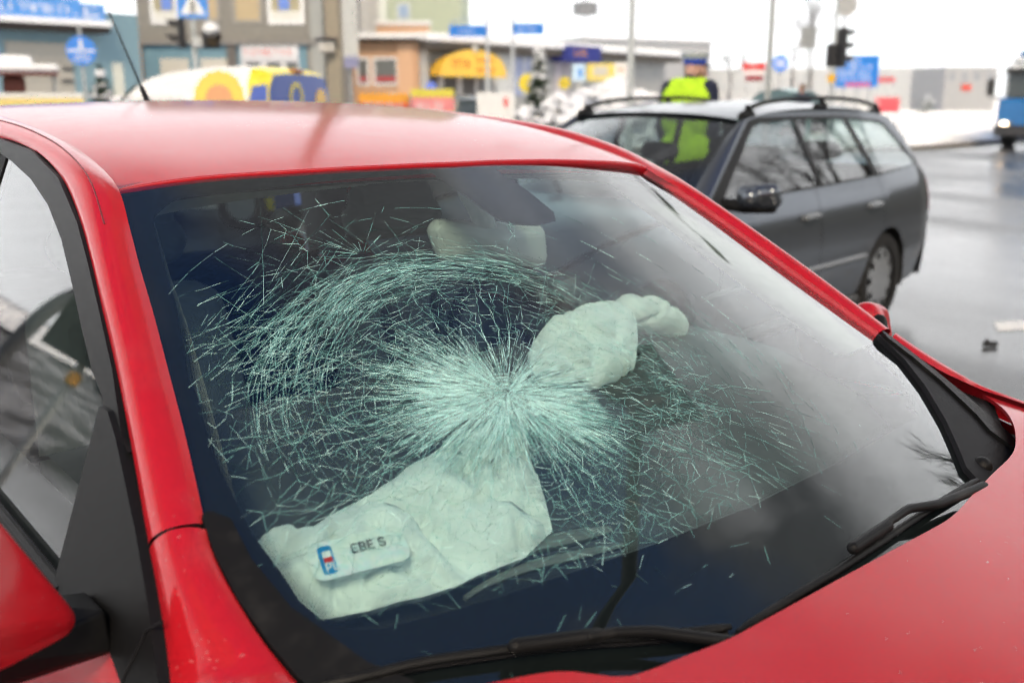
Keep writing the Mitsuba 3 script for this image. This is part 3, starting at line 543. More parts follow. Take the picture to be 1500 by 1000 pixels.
# ------------------------------------------------------------------ wipers, door mirrors, aerial
def wiper(blade, joint, arm, pivot):
    k = put('wiper', tube(resample(blade, 30), np.r_[0.003, np.full(28, 0.0050), 0.0035], 8), 'black_plastic', parent=CAR, smooth=True)
    put('rubber', tube(resample(np.asarray(blade) - EN * 0.010, 30), 0.004, 6), 'frit_black', parent=k, smooth=True)
    put('joint', blob([[(tuple(p), 0.0080) for p in joint]], 0.01, 3), 'black_plastic', parent=k)
    put('arm', blob([[(tuple(p), r_) for p, r_ in zip(arm, np.linspace(0.0050, 0.0075, len(arm)))]], 0.012, 3), 'black_plastic', parent=k)
    put('pivot', blob([[(tuple(pivot), 0.016)]], 0.01, 2), 'black_plastic', parent=k)
    return k
wiper([(-0.661, -0.229, 0.962), (-0.625, -0.244, 0.964), (-0.568, -0.264, 0.967), (-0.491, -0.298, 0.967), (-0.418, -0.33, 0.964), (-0.342, -0.364, 0.957), (-0.257, -0.395, 0.95)], [(-0.488, -0.31, 0.975), (-0.407, -0.344, 0.972)], [(-0.418, -0.344, 0.975), (-0.389, -0.354, 0.974), (-0.352, -0.372, 0.969), (-0.279, -0.421, 0.951), (-0.234, -0.476, 0.925)], (0.02, -0.45, 0.93))
wiper([(-0.255, -0.403, 0.946), (-0.183, -0.403, 0.952), (-0.105, -0.403, 0.957), (0.018, -0.398, 0.962), (0.131, -0.389, 0.964), (0.353, -0.365, 0.955)], [(-0.031, -0.399, 0.975), (0.054, -0.394, 0.978)], [(0.038, -0.394, 0.98), (0.115, -0.387, 0.982), (0.181, -0.395, 0.973), (0.318, -0.39, 0.962)], (0.44, -0.33, 0.945))

DM = put('door_mirror', hull([((-0.836, 0.0, 0.992), 0.020), ((-0.890, 0.01, 1.095), 0.022), ((-1.02, 0.01, 1.12), 0.03), ((-1.03, 0.01, 0.995), 0.025), ((-0.95, -0.055, 1.04), 0.045), ((-0.90, -0.035, 1.01), 0.03)], 0.012, 10), 'red_paint', parent=CAR, smooth=True, label='red door mirror nearest the camera')
put('mirror_base', hull([((-0.786, 0.03, 0.966), 0.008), ((-0.786, 0.02, 0.934), 0.008), ((-0.782, 0.10, 0.955), 0.008), ((-0.90, 0.0, 0.968), 0.007), ((-0.90, 0.0, 0.950), 0.007), ((-1.02, 0.0, 0.966), 0.008), ((-1.02, 0.0, 0.946), 0.008), ((-0.86, 0.07, 0.985), 0.008)], 0.012, 2), 'grained_plastic', parent=DM, smooth=35)
DM2 = put('door_mirror', hull([((0.865, 0.17, 1.005), 0.03), ((0.90, 0.16, 1.035), 0.035), ((0.945, 0.17, 1.025), 0.035), ((0.945, 0.17, 0.985), 0.03), ((0.90, 0.13, 1.0), 0.03)], 0.012, 10), 'red_paint', parent=CAR, smooth=True, label='far red door mirror beyond the pillar')
put('mirror_base', blob([[((0.868, 0.115, 1.01), 0.026), ((0.885, 0.12, 1.035), 0.016)], [((0.868, 0.115, 1.0), 0.024), ((0.80, 0.11, 0.97), 0.024)]], 0.012, 8), 'black_plastic', parent=DM2)
ab = np.array(roof(0.06, 2.08)); tipp = np.array((0.05, 2.34, 1.76))
AE = put('aerial', tube([ab, ab + (tipp - ab) * 0.10, ab + (tipp - ab) * 0.22, ab + (tipp - ab) * 0.23, ab + (tipp - ab) * 0.96, tipp], [0.013, 0.009, 0.007, 0.0035, 0.0025, 0.004], 8), 'black_plastic', parent=CAR, smooth=True)

# ------------------------------------------------------------------ the cracks: thin slivers within the laminated screen, laid out from the point of impact
RNG = np.random.default_rng(7)
SEG = []          # x0, s0, x1, s1, width, tilt, shade
IC = np.array([-0.263, 0.020])
def bits(P, w, breaks=0.25, tone=None):
    """a broken line of slivers along the points P (x, s)"""
    for a, b in zip(P[:-1], P[1:]):
        if RNG.random() < breaks: continue
        t0, t1 = (0.0, 1.0) if breaks < 0.15 else (RNG.uniform(0, 0.12), RNG.uniform(0.88, 1.0))
        SEG.append((*(a + (b - a) * t0), *(a + (b - a) * t1), w * RNG.uniform(0.55, 1.35), RNG.normal(0, 0.6), RNG.random() if tone is None else tone))
def pol(c, r, a): return np.stack([c[0] + r * np.cos(a), c[1] + r * np.sin(a)], -1)
def radial(c, a, r0, r1, w, step=0.018, wob=0.03, bend=0.0, breaks=0.2):
    n = max(3, int((r1 - r0) / step)); r = np.linspace(r0, r1, n)
    da = np.cumsum(RNG.normal(0, wob, n)) * 0.35 + bend * (r - r0)
    bits(pol(c, r, a + da), w, breaks)
def arc(c, r, a0, a1, w, step=0.016, wob=0.003, breaks=0.2, drift=0.0):
    n = max(3, int(abs(a1 - a0) * r / step)); a = np.linspace(a0, a1, n)
    rr = r + np.cumsum(RNG.normal(0, wob, n)) * 0.6 + drift * np.linspace(0, 1, n)
    bits(pol(c, rr, a), w, breaks)
def spread(a):
    """how far the cracks reach in direction a: farther to the left and downwards"""
    return 1.0 + 0.18 * np.cos(a - math.pi) + 0.10 * np.cos(a + 1.2)
# crushed heart of the impact: hundreds of hair-fine radials
for _ in range(1500):
    a = RNG.uniform(0, 2 * np.pi)
    if 0.55 < a < 1.5 and RNG.random() < 0.6: continue
    lim = 0.085 + 0.095 * max(0.0, math.cos(a - 2.9)) + 0.075 * max(0.0, math.cos(a + 0.75)) ** 2
    r0 = RNG.uniform(0.004, 0.06); radial(IC, a, r0, r0 + RNG.uniform(0.02, lim), 0.00046, 0.010, 0.016, RNG.normal(0, 0.45), 0.06)
for _ in range(320):
    a = RNG.uniform(0, 2 * np.pi); r = abs(RNG.normal(0, 0.022)) + 0.002
    arc(IC, r, a, a + RNG.uniform(0.4, 1.6), 0.0007, 0.006, 0.002)
for _ in range(800):
    a = RNG.normal(2.95, 0.50) if RNG.random() < 0.6 else RNG.normal(-0.85, 0.38); r0 = RNG.uniform(0.03, 0.11)
    radial(IC, a, r0, r0 + RNG.uniform(0.03, 0.10), 0.00055, 0.012, 0.012, RNG.normal(0, 0.3), 0.05)
# the web: wandering radials, and chains of cross cracks that run from one radial to the next
RA = np.sort(np.concatenate([RNG.uniform(0, 2 * np.pi, 105), RNG.normal(-1.3, 0.7, 34), RNG.normal(3.0, 0.40, 34)]) % (2 * np.pi)); NR = len(RA)
RW = RNG.normal(0, 1, (NR, 4)) * [0.05, 0.05, 0.035, 0.25]
RW[:, :3] *= 0.7; RW[:, 3] *= 0.8
REND = np.clip(0.10 + RNG.gamma(2.4, 0.070, NR) * np.array([spread(a) for a in RA]), 0.10, 0.47); RBEG = RNG.uniform(0.02, 0.10, NR)
def rad_a(i, r): return RA[i] + RW[i, 0] * np.sin(r * 21 + i) + RW[i, 1] * np.sin(r * 47 + 2 * i) + RW[i, 2] * np.sin(r * 95 + 5 * i) + RW[i, 3] * (r - 0.1)
for i in range(NR):
    r = np.linspace(RBEG[i], REND[i], max(4, int((REND[i] - RBEG[i]) / 0.014))); P_ = pol(IC, r, rad_a(i, r)); bits(P_ + RNG.normal(0, 0.0004, P_.shape), 0.00060, 0.03)
def density(r, a):
    up, lf, dn = math.cos(a - 1.75), math.cos(a - 3.05), math.cos(a + 1.35)
    band = math.exp(-((r - 0.275 - 0.02 * math.cos(a)) / 0.05) ** 2) * (0.25 + 0.9 * max(up, 0) + 0.4 * max(lf, 0) + 0.3 * max(math.cos(a + 0.15), 0))
    inner = math.exp(-((r - 0.14) / 0.055) ** 2) * (0.40 + 0.5 * max(lf, 0) + 0.4 * max(dn, 0) + 0.15 * max(up, 0))
    low = math.exp(-((r - 0.21) / 0.065) ** 2) * 0.6 * max(dn, 0)
    return band + inner + low + 0.30 * math.exp(-((r - 0.21) / 0.05) ** 2)
from scipy.spatial import Voronoi
def web(n, al, accept, w, drop, seed):
    """a connected net of straight cracks: cell borders in stretched polar coordinates round the impact"""
    R_ = np.random.default_rng(seed); pts = []
    while len(pts) < n:
        r, a = R_.uniform(0.03, 0.44), R_.uniform(0, 2 * np.pi)
        if R_.random() < accept(r, a): pts.append((al * math.log(r), a))
    p = np.array(pts); p = np.vstack([p, p + [0, 2 * np.pi], p - [0, 2 * np.pi]]); vo = Voronoi(p); dead = R_.random(len(vo.vertices)) < drop
    for (i0, i1) in vo.ridge_vertices:
        if i0 < 0 or i1 < 0 or R_.random() < drop: continue
        A_, B_ = vo.vertices[i0], vo.vertices[i1]
        if not (0 <= A_[1] < 2 * np.pi) or max(A_[0], B_[0]) > al * math.log(0.36 + 0.09 * max(0.0, -math.cos(A_[1]))) or abs(A_[1] - B_[1]) > 0.5: continue
        n_ = max(2, int(abs(A_[1] - B_[1]) * math.exp(A_[0] / al) / 0.012) + 1); t_ = np.linspace(0, 1, n_)[:, None]; L_ = A_ + (B_ - A_) * t_
        q_ = pol(IC, np.exp(L_[:, 0] / al), L_[:, 1]); q_[1:-1] += R_.normal(0, 0.0006, (n_ - 2, 2)); bits(q_, w, 0.02)
web(1500, 1.9, lambda r, a: min(1, density(r, a) * 0.8 + 0.03), 0.00052, 0.10, 5)
web(430, 1.1, lambda r, a: (0.22 + 0.7 * max(math.cos(a - 3.4), 0) + 0.35 * max(math.cos(a + 1.2), 0)) * math.exp(-((r - 0.25) / 0.08) ** 2), 0.00050, 0.16, 6)
# dense swept band of long flat splinters over the top
for _ in range(430):
    a = RNG.normal(1.55, 0.55); r = 0.215 + RNG.beta(2.2, 1.6) * 0.115 + 0.012 * math.sin(3 * a)
    arc(IC, r, a, a + RNG.uniform(0.12, 0.60), 0.00050, 0.014, 0.0007, 0.03, RNG.normal(0, 0.012))
# bundle running to the passenger's edge of the screen
for _ in range(120):
    y0 = RNG.normal(0.20, 0.055); x0 = RNG.uniform(-0.60, -0.50); n = 9; x = np.linspace(x0, x0 + RNG.uniform(0.08, 0.26), n)
    k = RNG.normal(0.25, 0.4); bits(np.stack([x, y0 + k * (x - x0) + 0.8 * (x - x0) ** 2 * RNG.normal(0, 1) + np.cumsum(RNG.normal(0, 0.0012, n))], 1), 0.00048, 0.08)
# crazing over the steering wheel
C2 = np.array([-0.055, -0.005])
for _ in range(1100):
    p = C2 + RNG.normal(0, 1, 2) * [0.050, 0.070]; a = RNG.normal(2.25, 0.45); L_ = RNG.uniform(0.006, 0.028)
    q = np.stack([p, p + L_ * 0.5 * np.array([np.cos(a), np.sin(a)]), p + L_ * np.array([np.cos(a + 0.2), np.sin(a + 0.2)])]); bits(q, 0.00045, 0.15)
# long arcs out towards the driver's side
for _ in range(80):
    r = RNG.uniform(0.30, 0.52); a = RNG.normal(-0.25, 0.32); arc(IC, r, a, a + RNG.uniform(0.10, 0.42), 0.0005, 0.02, 0.0012, 0.22, RNG.normal(0, 0.02))
for _ in range(46):
    a = RNG.normal(-0.50, 0.16); r0 = RNG.uniform(0.22, 0.38); radial(IC, a, r0, r0 + RNG.uniform(0.05, 0.17), 0.0005, 0.02, 0.015, RNG.normal(-0.7, 0.5), 0.15)
for r, a0, a1 in ((0.44, -0.1, 0.9), (0.50, -0.05, 0.75), (0.585, 0.05, 0.62), (0.40, 0.2, 1.0)):
    arc(IC, r, a0, a1, 0.0006, 0.03, 0.0010, 0.25, 0.03)
for _ in range(60):
    a = RNG.uniform(0, 2 * np.pi); r0 = RNG.uniform(0.16, 0.30); radial(IC, a, r0, r0 + RNG.uniform(0.08, 0.22) * spread(a), 0.00045, 0.015, 0.012, RNG.normal(0, 0.6), 0.05)
# second, smaller star above the first
SC = np.array([-0.296, 0.352])
for a in (0.15, 0.33, 0.62, 0.9, 1.25, 1.55, 1.75, 2.0, 2.2, 2.32, 2.44, 2.62, 2.9, 3.2, 3.9, 4.5, 5.6):
    radial(SC, a, 0.006, RNG.uniform(0.06, 0.20), 0.0007, 0.022, 0.02, RNG.normal(0, 0.3), 0.25)
    if RNG.random() < 0.6: radial(SC, a + 0.03, 0.01, RNG.uniform(0.05, 0.11), 0.0006, 0.018, 0.02, 0, 0.2)
for r, a0, a1 in ((0.35, 1.65, 2.75), (0.415, 1.5, 2.8), (0.47, 1.55, 2.6), (0.385, 1.3, 2.3), (0.44, 1.2, 1.9)):
    arc(IC, r, a0, a1, 0.0007, 0.025, 0.0012, 0.16, -0.01)
# odd nicks far from the impact and flakes on the lower border
for _ in range(170):
    p = np.array([RNG.uniform(-0.58, 0.30), RNG.uniform(-0.40, -0.13)]); a = RNG.uniform(0, np.pi); L_ = abs(RNG.normal(0, 0.002)) + 0.0008
    bits(np.stack([p, p + L_ * np.array([np.cos(a), np.sin(a)])]), 0.0008, 0.0)
for r, a0, a1 in ((0.335, -1.75, -0.95), (0.365, -1.5, -0.85), (0.345, -1.4, -0.8)):
    arc(IC, r, a0, a1, 0.00045, 0.010, 0.0006, 0.5, 0.015)
S = np.array(SEG); ok = np.array([GLASS.buffer(-0.02).contains(sg.Point(a[0], a[1])) for a in S]) & ~((S[:, 0] > 0.25) & (S[:, 1] < -0.3)); S = S[ok]
S[:, 4] *= 0.92
HOLE = poly([(-0.154, -0.018), (-0.076, 0.036), (-0.034, 0.034), (-0.034, -0.004), (-0.053, -0.081), (-0.152, -0.075)])
mx, my = (S[:, 0] + S[:, 2]) / 2, (S[:, 1] + S[:, 3]) / 2; rnd = RNG.random(len(S))
S = S[(shapely.contains_xy(INNER, mx, my) | (rnd < 0.06)) & ~(shapely.contains_xy(HOLE, mx, my) & (rnd < 0.80))]
A3, B3 = wp(S[:, 0], S[:, 1], 0.0006), wp(S[:, 2], S[:, 3], 0.0006)
t_ = B3 - A3; t_ /= np.linalg.norm(t_, axis=1, keepdims=True) + 1e-12
nn = wp(S[:, 0], S[:, 1], 1.0) - wp(S[:, 0], S[:, 1], 0.0); bvec = np.cross(nn, t_)
wv = (np.cos(S[:, 5:6]) * bvec + np.sin(S[:, 5:6]) * nn) * S[:, 4:5]
Q = np.stack([A3 - wv * 0.5, A3 + wv * 0.5, B3 + wv * 0.32, B3 - wv * 0.32], 1)
rad = np.hypot(S[:, 0] - IC[0], S[:, 1] - IC[1]); far = np.clip((rad - 0.09) / 0.08, 0, 1); pb = 0.62 - 0.34 * far; pm = 0.84 - 0.04 * far
low_ = S[:, 1] < IC[1] - 0.05; pb = np.where(low_, pb * 0.55, pb)
tone = np.where((S[:, 6] < pb)[:, None], (0.46, 0.75, 0.72), np.where((S[:, 6] < pm)[:, None], (0.17, 0.40, 0.38), (0.02, 0.07, 0.065)))
put('crack', (Q.reshape(-1, 3), (np.array([[0, 1, 2], [0, 2, 3]])[None] + (np.arange(len(Q)) * 4)[:, None, None]).reshape(-1, 3)), 'satin', np.repeat(tone, 4, 0), parent=ws, smooth=False, kind='stuff', label='pale green web of cracks spreading from the point of impact')

# ------------------------------------------------------------------ grey estate car beyond the red car
GA, GX, GY = math.radians(7.9), 1.41, 2.88
def gw(P):
    P = np.asarray(P, float); e, n = np.array([math.cos(GA), math.sin(GA), 0]), np.array([math.sin(GA), -math.cos(GA), 0])
    P = P * 1.02
    return np.array([GX, GY, 0]) + P[..., 0:1] * e + P[..., 1:2] * n + P[..., 2:3] * [0, 0, 1]
def gmesh(m): return trimesh.Trimesh(gw(m.vertices), m.faces, process=False)
def flake(p, n, uv):
    d_ = smoothstep(0.45, 0.8, fbm(p.x * 4, p.y * 4, p.z * 7, 4)) * smoothstep(0.9, 0.25, p.z)
    return mix((0.12, 0.135, 0.158), (0.12, 0.118, 0.115), d_ * 0.6)
scene['grey_paint'] = two(principled(proc(flake), 0.17, metallic=0.75, specular=0.5, clearcoat=1.0, clearcoat_gloss=0.95))
G = thing('estate_car', 'dark grey estate car with black roof rails parked behind the red car', 'car')
def taper(u): return np.interp(u, [0, 0.12, 0.3, 0.7, 1.3, 3.5, 4.1, 4.35, 4.46], [0.66, 0.80, 0.90, 0.97, 1, 1, 0.965, 0.91, 0.84])
def g_v(u, z):
    z = np.asarray(z, float)
    lo = np.interp(z, [0.18, 0.28, 0.42, 0.50, 0.52, 0.66, 0.80, 0.89, 0.95], [0.785, 0.825, 0.852, 0.862, 0.856, 0.862, 0.848, 0.825, 0.80])
    hi = 0.80 - (z - 0.95) * 0.50
    return np.where(z <= 0.95, lo, hi) * taper(u)
def g_side(u, z, off=0.0, sgn=1):
    u, z = np.asarray(u, float), np.asarray(z, float); return gw(np.stack([u, sgn * (g_v(u, z) + off), z], -1))
ZR = CubicSpline([1.95, 2.3, 2.8, 3.4, 3.95], [1.386, 1.428, 1.448, 1.440, 1.386])
arch1, arch2 = sg.Point(0.87, 0.31).buffer(0.345, 32), sg.Point(3.49, 0.31).buffer(0.345, 32)
low = poly([(0.06, 0.30), (0.03, 0.55), (0.10, 0.68), (0.5, 0.82), (1.15, 0.935), (1.32, 0.95), (4.22, 1.005), (4.38, 0.93), (4.45, 0.72), (4.46, 0.45), (4.40, 0.28), (3.9, 0.22), (0.5, 0.22)]).difference(arch1).difference(arch2)
cuts = [('front_wing', 0.0, 1.415), ('front_door', 1.421, 2.515), ('rear_door', 2.521, 3.40), ('rear_quarter', 3.406, 4.6)]
GWIN = [('front_door', [(1.50, 0.968), (1.56, 1.00), (2.07, 1.312), (2.16, 1.332), (2.53, 1.345), (2.585, 0.978)]), ('rear_door', [(2.64, 0.979), (2.585, 1.346), (3.20, 1.338), (3.345, 0.995)]), ('rear_quarter', [(3.43, 0.998), (3.285, 1.335), (3.70, 1.312), (3.80, 1.295), (4.10, 1.06), (4.11, 1.035), (4.08, 1.018)])]
frame_out = poly([(1.34, 0.950), (2.02, 1.352)] + [(u, float(ZR(u)) - 0.042) for u in np.linspace(2.1, 3.95, 14)] + [(4.10, 1.22), (4.26, 1.006)])
black_out = poly([(1.36, 0.952), (2.05, 1.350), (2.16, 1.366), (2.6, 1.366), (3.2, 1.358), (3.75, 1.325), (3.84, 1.305), (4.15, 1.06), (4.15, 1.02), (3.4, 0.985), (2.6, 0.966)])
wins = sg.MultiPolygon([poly(w_).buffer(0.012).buffer(-0.012) for _, w_ in GWIN]).buffer(0)
for sgn in (1, -1):
    ks = {}
    for nm, a, b in cuts:
        p = low.intersection(sg.box(a, 0, b, 2)); ks[nm] = put(nm, sheet(p, 0.05, lambda u, z: g_side(u, z, 0, sgn)), 'grey_paint', parent=G, smooth=True)
    put('side_frame', sheet(frame_out.difference(black_out.buffer(-0.01)), 0.05, lambda u, z: g_side(u, z, 0, sgn)), 'grey_paint', parent=G, smooth=True)
    put('window_surround', sheet(black_out.difference(wins), 0.04, lambda u, z: g_side(u, z, 0.003, sgn)), 'black_plastic', parent=G, smooth=True)
    for nm, w_ in GWIN:
        put('window', sheet(poly(w_).buffer(0.016).buffer(-0.01), 0.06, lambda u, z: g_side(u, z, -0.004, sgn)), 'tinted_glass' if nm == 'front_door' else 'dark_glass', parent=ks[nm], smooth=True)
    for nm, u in (('front_door', 2.36), ('rear_door', 3.22)):
        put('handle', gmesh(blob([[((u - 0.075, sgn * 0.872, 0.815), 0.016), ((u + 0.075, sgn * 0.872, 0.82), 0.016)], [((u - 0.07, sgn * 0.85, 0.815), 0.02), ((u + 0.07, sgn * 0.85, 0.82), 0.02)]], 0.02, 4)), 'gloss', (0.10, 0.11, 0.12), parent=ks[nm])
    put('rubbing_strip', gmesh(tube([(u, sgn * (float(g_v(u, 0.51)) + 0.004), 0.51) for u in np.linspace(1.25, 3.13, 20)], 0.017, 8)), 'gloss', (0.13, 0.14, 0.155), parent=G, smooth=True)
    put('sill', gmesh(tube([(u, sgn * 0.79, 0.22) for u in np.linspace(1.2, 3.15, 8)], 0.05, 10)), 'satin', (0.03, 0.03, 0.03), parent=G, smooth=True)
    rail_u = np.r_[2.02, 2.06, 2.16, 2.35, 2.7, 3.1, 3.5, 3.72, 3.82, 3.86]
    rail_h = np.r_[0.0, 0.018, 0.044, 0.052, 0.054, 0.054, 0.052, 0.042, 0.018, 0.0]
    rp = resample(np.stack([rail_u, rail_u * 0 + sgn * 0.565, ZR(rail_u) - 0.035 + rail_h], 1), 40)
    rk = put('roof_rail', gmesh(tube(rp, 0.0125, 10)), 'black_plastic', parent=G, smooth=True)
    for u in (2.10, 2.98, 3.78): put('rail_foot', gmesh(blob([[((u - 0.06, sgn * 0.565, float(ZR(u)) - 0.03), 0.018), ((u + 0.06, sgn * 0.565, float(ZR(u)) - 0.03), 0.018), ((u, sgn * 0.565, float(ZR(u)) + 0.012), 0.015)]], 0.02, 3)), 'black_plastic', parent=rk)
    mk_ = put('door_mirror', gmesh(blob([[((1.54, sgn * 0.90, 1.005), 0.045), ((1.56, sgn * 1.03, 1.015), 0.05)], [((1.55, sgn * 0.90, 0.975), 0.045), ((1.57, sgn * 1.04, 0.985), 0.045)], [((1.50, sgn * 0.95, 0.995), 0.05)]], 0.025, 8)), 'grey_paint', parent=ks['front_door'], smooth=True)
    put('mirror_foot', gmesh(blob([[((1.52, sgn * 0.79, 0.95), 0.03), ((1.54, sgn * 0.90, 0.94), 0.032), ((1.58, sgn * 1.03, 0.94), 0.026)]], 0.025, 5)), 'black_plastic', parent=ks['front_door'], smooth=True)
    put('corner_trim', sheet(poly([(1.42, 0.955), (1.50, 0.962), (1.58, 1.02), (1.50, 1.0)]).buffer(0.004), 0.03, lambda u, z: g_side(u, z, 0.006, sgn)), 'black_plastic', parent=ks['front_door'], smooth=True)
    for uw in (0.87, 3.49):
        c = np.array([uw, 0, 0.31]); V = lambda v: c + [0, sgn * v, 0]
        prof = [(0.62, 0.22), (0.625, 0.29), (0.65, 0.308), (0.73, 0.312), (0.81, 0.308), (0.835, 0.285), (0.83, 0.215)]
        an = np.linspace(0, 2 * np.pi, 49)
        wk = put('wheel', gmesh(grid([[(uw + r_ * math.cos(t_), sgn * v_, 0.31 + r_ * math.sin(t_)) for v_, r_ in prof] for t_ in an])), 'matte', (0.018, 0.018, 0.018), parent=G, smooth=True)
        cap = sg.Point(0, 0).buffer(0.213, 40)
        for q_ in range(10):
            t_ = q_ * math.pi / 5; cap = cap.difference(sg.Point(0.165 * math.cos(t_), 0.165 * math.sin(t_)).buffer(0.024, 8))
        put('hubcap', gmesh(sheet(cap, 0.03, lambda a, b: np.stack([uw + a, sgn * (0.815 + 0.02 * np.cos(np.hypot(a, b) / 0.213 * 1.6)), 0.31 + b], -1))), 'metal', (0.42, 0.43, 0.44), parent=wk, smooth=True)
        put('wheel_disc', gmesh(cyl(V(0.60), V(0.78), 0.20, 30)), 'matte', (0.015, 0.015, 0.015), parent=wk)
        put('wheel_arch', gmesh(grid([[(uw + 0.344 * math.cos(t_), sgn * v_, 0.31 + 0.344 * math.sin(t_)) for v_ in (0.45, 0.65, 0.835)] for t_ in np.linspace(-0.25, math.pi + 0.25, 24)])), 'matte', (0.012, 0.012, 0.012), parent=G, smooth=True)
    put('tail_lamp', gmesh(grid([[(4.30 + 0.145 * t_, sgn * (float(g_v(4.30 + 0.145 * t_, z)) + 0.004), z - 0.02 * t_) for t_ in np.linspace(0, 1, 6)] for z in (0.70, 0.78, 0.86, 0.92)])), 'gloss', (0.16, 0.025, 0.03), parent=G, smooth=True)
    put('headlamp', gmesh(grid([[(0.10 + 0.25 * t_, sgn * (float(g_v(0.10 + 0.25 * t_, z)) + 0.004), z + 0.04 * t_) for t_ in np.linspace(0, 1, 5)] for z in (0.58, 0.64, 0.69)])), 'gloss', (0.16, 0.17, 0.18), parent=G, smooth=True)
uu = np.linspace(1.965, 3.97, 30)
def g_roof(u, t): return np.stack([u + 0.05 * t * t * np.clip((2.3 - u) / 0.35, 0, 1), 0.593 * t * (1 - 0.03 * np.clip((u - 3.4) / 0.6, 0, 1)), ZR(u) - 0.040 * np.abs(t) ** 2.6], -1)
put('roof', gmesh(grid(g_roof(uu[:, None] + 0 * np.linspace(-1, 1, 21), np.linspace(-1, 1, 21)[None] + 0 * uu[:, None]))), 'grey_paint', parent=G, smooth=True)
tt, ss = np.linspace(-1, 1, 21), np.linspace(0, 1, 16)
def g_ws(t, s): return np.stack([1.13 + 0.19 * t * t * (1 - s) + 0.06 * t * t * s + 0.845 * s, (0.70 - 0.145 * s) * t, 0.952 + 0.425 * s - 0.028 * t * t * s + 0.02 * np.sin(s * math.pi)], -1)
wk = put('windshield', gmesh(grid(g_ws(tt[:, None] + 0 * ss, ss[None] + 0 * tt[:, None]))), 'dark_glass', parent=G, smooth=True)
for sgn in (1, -1):
    inn = g_ws(np.full(16, sgn * 1.0), ss); outp = np.stack([1.34 + 0.68 * ss, sgn * g_v(1.34 + 0.68 * ss, 0.95 + 0.402 * ss), 0.95 + 0.402 * ss], 1)
    put('pillar', gmesh(grid(np.stack([inn, inn * 0.5 + outp * 0.5 + [-0.01, sgn * 0.008, 0.01], outp], 1))), 'grey_paint', parent=G, smooth=True)
    put('screen_edge', gmesh(grid(np.stack([g_ws(np.full(16, sgn * 0.93), ss) - [0, 0, 0.003], g_ws(np.full(16, sgn * 0.999), ss) - [0, 0, 0.003]], 1))), 'frit_black', parent=wk, smooth=True)
put('screen_top', gmesh(grid(np.stack([g_ws(tt, np.full(21, 0.95)) - [0, 0, 0.003], g_ws(tt, np.full(21, 0.999)) - [0, 0, 0.003]], 1))), 'frit_black', parent=wk, smooth=True)
hu = np.linspace(0.06, 1.20, 16)
put('hood', gmesh(grid([[(u + 0.12 * t_ * t_ * (u / 1.2) , 0.775 * t_ * float(taper(u)), 0.70 + 0.27 * (1 - (1 - u / 1.2) ** 2.2) - 0.05 * t_ ** 4 - 0.07 * (1 - u / 1.2) ** 3) for t_ in tt] for u in hu])), 'grey_paint', parent=G, smooth=True)
put('front_end', gmesh(grid([[(0.04 + 0.16 * t_ ** 4 - 0.05 * math.sin((z - 0.25) / 0.4 * math.pi), 0.60 * t_ * 1.02, z) for z in np.linspace(0.25, 0.66, 8)] for t_ in tt])), 'grey_paint', parent=G, smooth=True)
put('grille', gmesh(grid([[(0.03 + 0.02 * t_ * t_ , 0.30 * t_, z) for z in (0.50, 0.57, 0.65)] for t_ in tt])), 'black_plastic', parent=G, smooth=True)
put('rear_bumper', gmesh(grid([[(4.44 - 0.22 * t_ ** 6 + 0.05 * math.sin((z - 0.25) / 0.36 * math.pi), 0.80 * t_, z) for z in np.linspace(0.25, 0.62, 8)] for t_ in tt])), 'grey_paint', parent=G, smooth=True)
put('tailgate', gmesh(grid([[(4.43 - 0.12 * t_ ** 4 - 0.06 * (z - 0.62) / 0.36, 0.74 * t_, z) for z in np.linspace(0.60, 0.99, 6)] for t_ in tt])), 'grey_paint', parent=G, smooth=True)
put('rear_window', gmesh(grid([[(4.37 - 0.12 * t_ ** 4 - 0.36 * s_, (0.70 - 0.15 * s_) * t_, 0.99 + 0.37 * s_) for s_ in np.linspace(0, 1, 6)] for t_ in tt])), 'dark_glass', parent=G, smooth=True)
put('floor_pan', gmesh(bx((2.3, 0, 0.26), (4.1, 1.5, 0.04))), 'matte', DARK, parent=G, smooth=False)
put('dashboard', gmesh(blob([[((1.42, -0.6, 0.84), 0.09), ((1.42, 0.6, 0.84), 0.09)], [((1.62, -0.6, 0.80), 0.10), ((1.62, 0.6, 0.80), 0.10)]], 0.08, 4)), 'matte', (0.03, 0.03, 0.032), parent=G)
for sgn in (1, -1):
    put('door_lining', gmesh(grid([[(u, sgn * 0.76, z) for z in (0.28, 0.6, 0.95)] for u in np.linspace(1.4, 4.2, 8)])), 'matte', (0.04, 0.04, 0.045), parent=G, smooth=True)
    for u, nm in ((2.42, 'seat'), (3.25, 'rear_seat')):
        sk = put(nm, gmesh(blob([[((u - 0.42, sgn * 0.22, 0.45), 0.10), ((u - 0.42, sgn * 0.50, 0.45), 0.10)], [((u, sgn * 0.20, 0.48), 0.09), ((u, sgn * 0.52, 0.48), 0.09)], [((u + 0.18, sgn * 0.22, 0.95), 0.075), ((u + 0.18, sgn * 0.50, 0.95), 0.075)], [((u, sgn * 0.36, 0.48), 0.09), ((u + 0.18, sgn * 0.36, 0.97), 0.08)], [((u - 0.42, sgn * 0.36, 0.45), 0.1), ((u, sgn * 0.36, 0.46), 0.1)]], 0.07)), 'matte', (0.035, 0.036, 0.04), parent=G)
        put('headrest', gmesh(blob([[((u + 0.20, sgn * 0.28, 1.13), 0.06), ((u + 0.20, sgn * 0.44, 1.13), 0.06)], [((u + 0.19, sgn * 0.36, 1.0), 0.03), ((u + 0.20, sgn * 0.36, 1.1), 0.04)]], 0.05)), 'matte', (0.04, 0.042, 0.046), parent=sk)
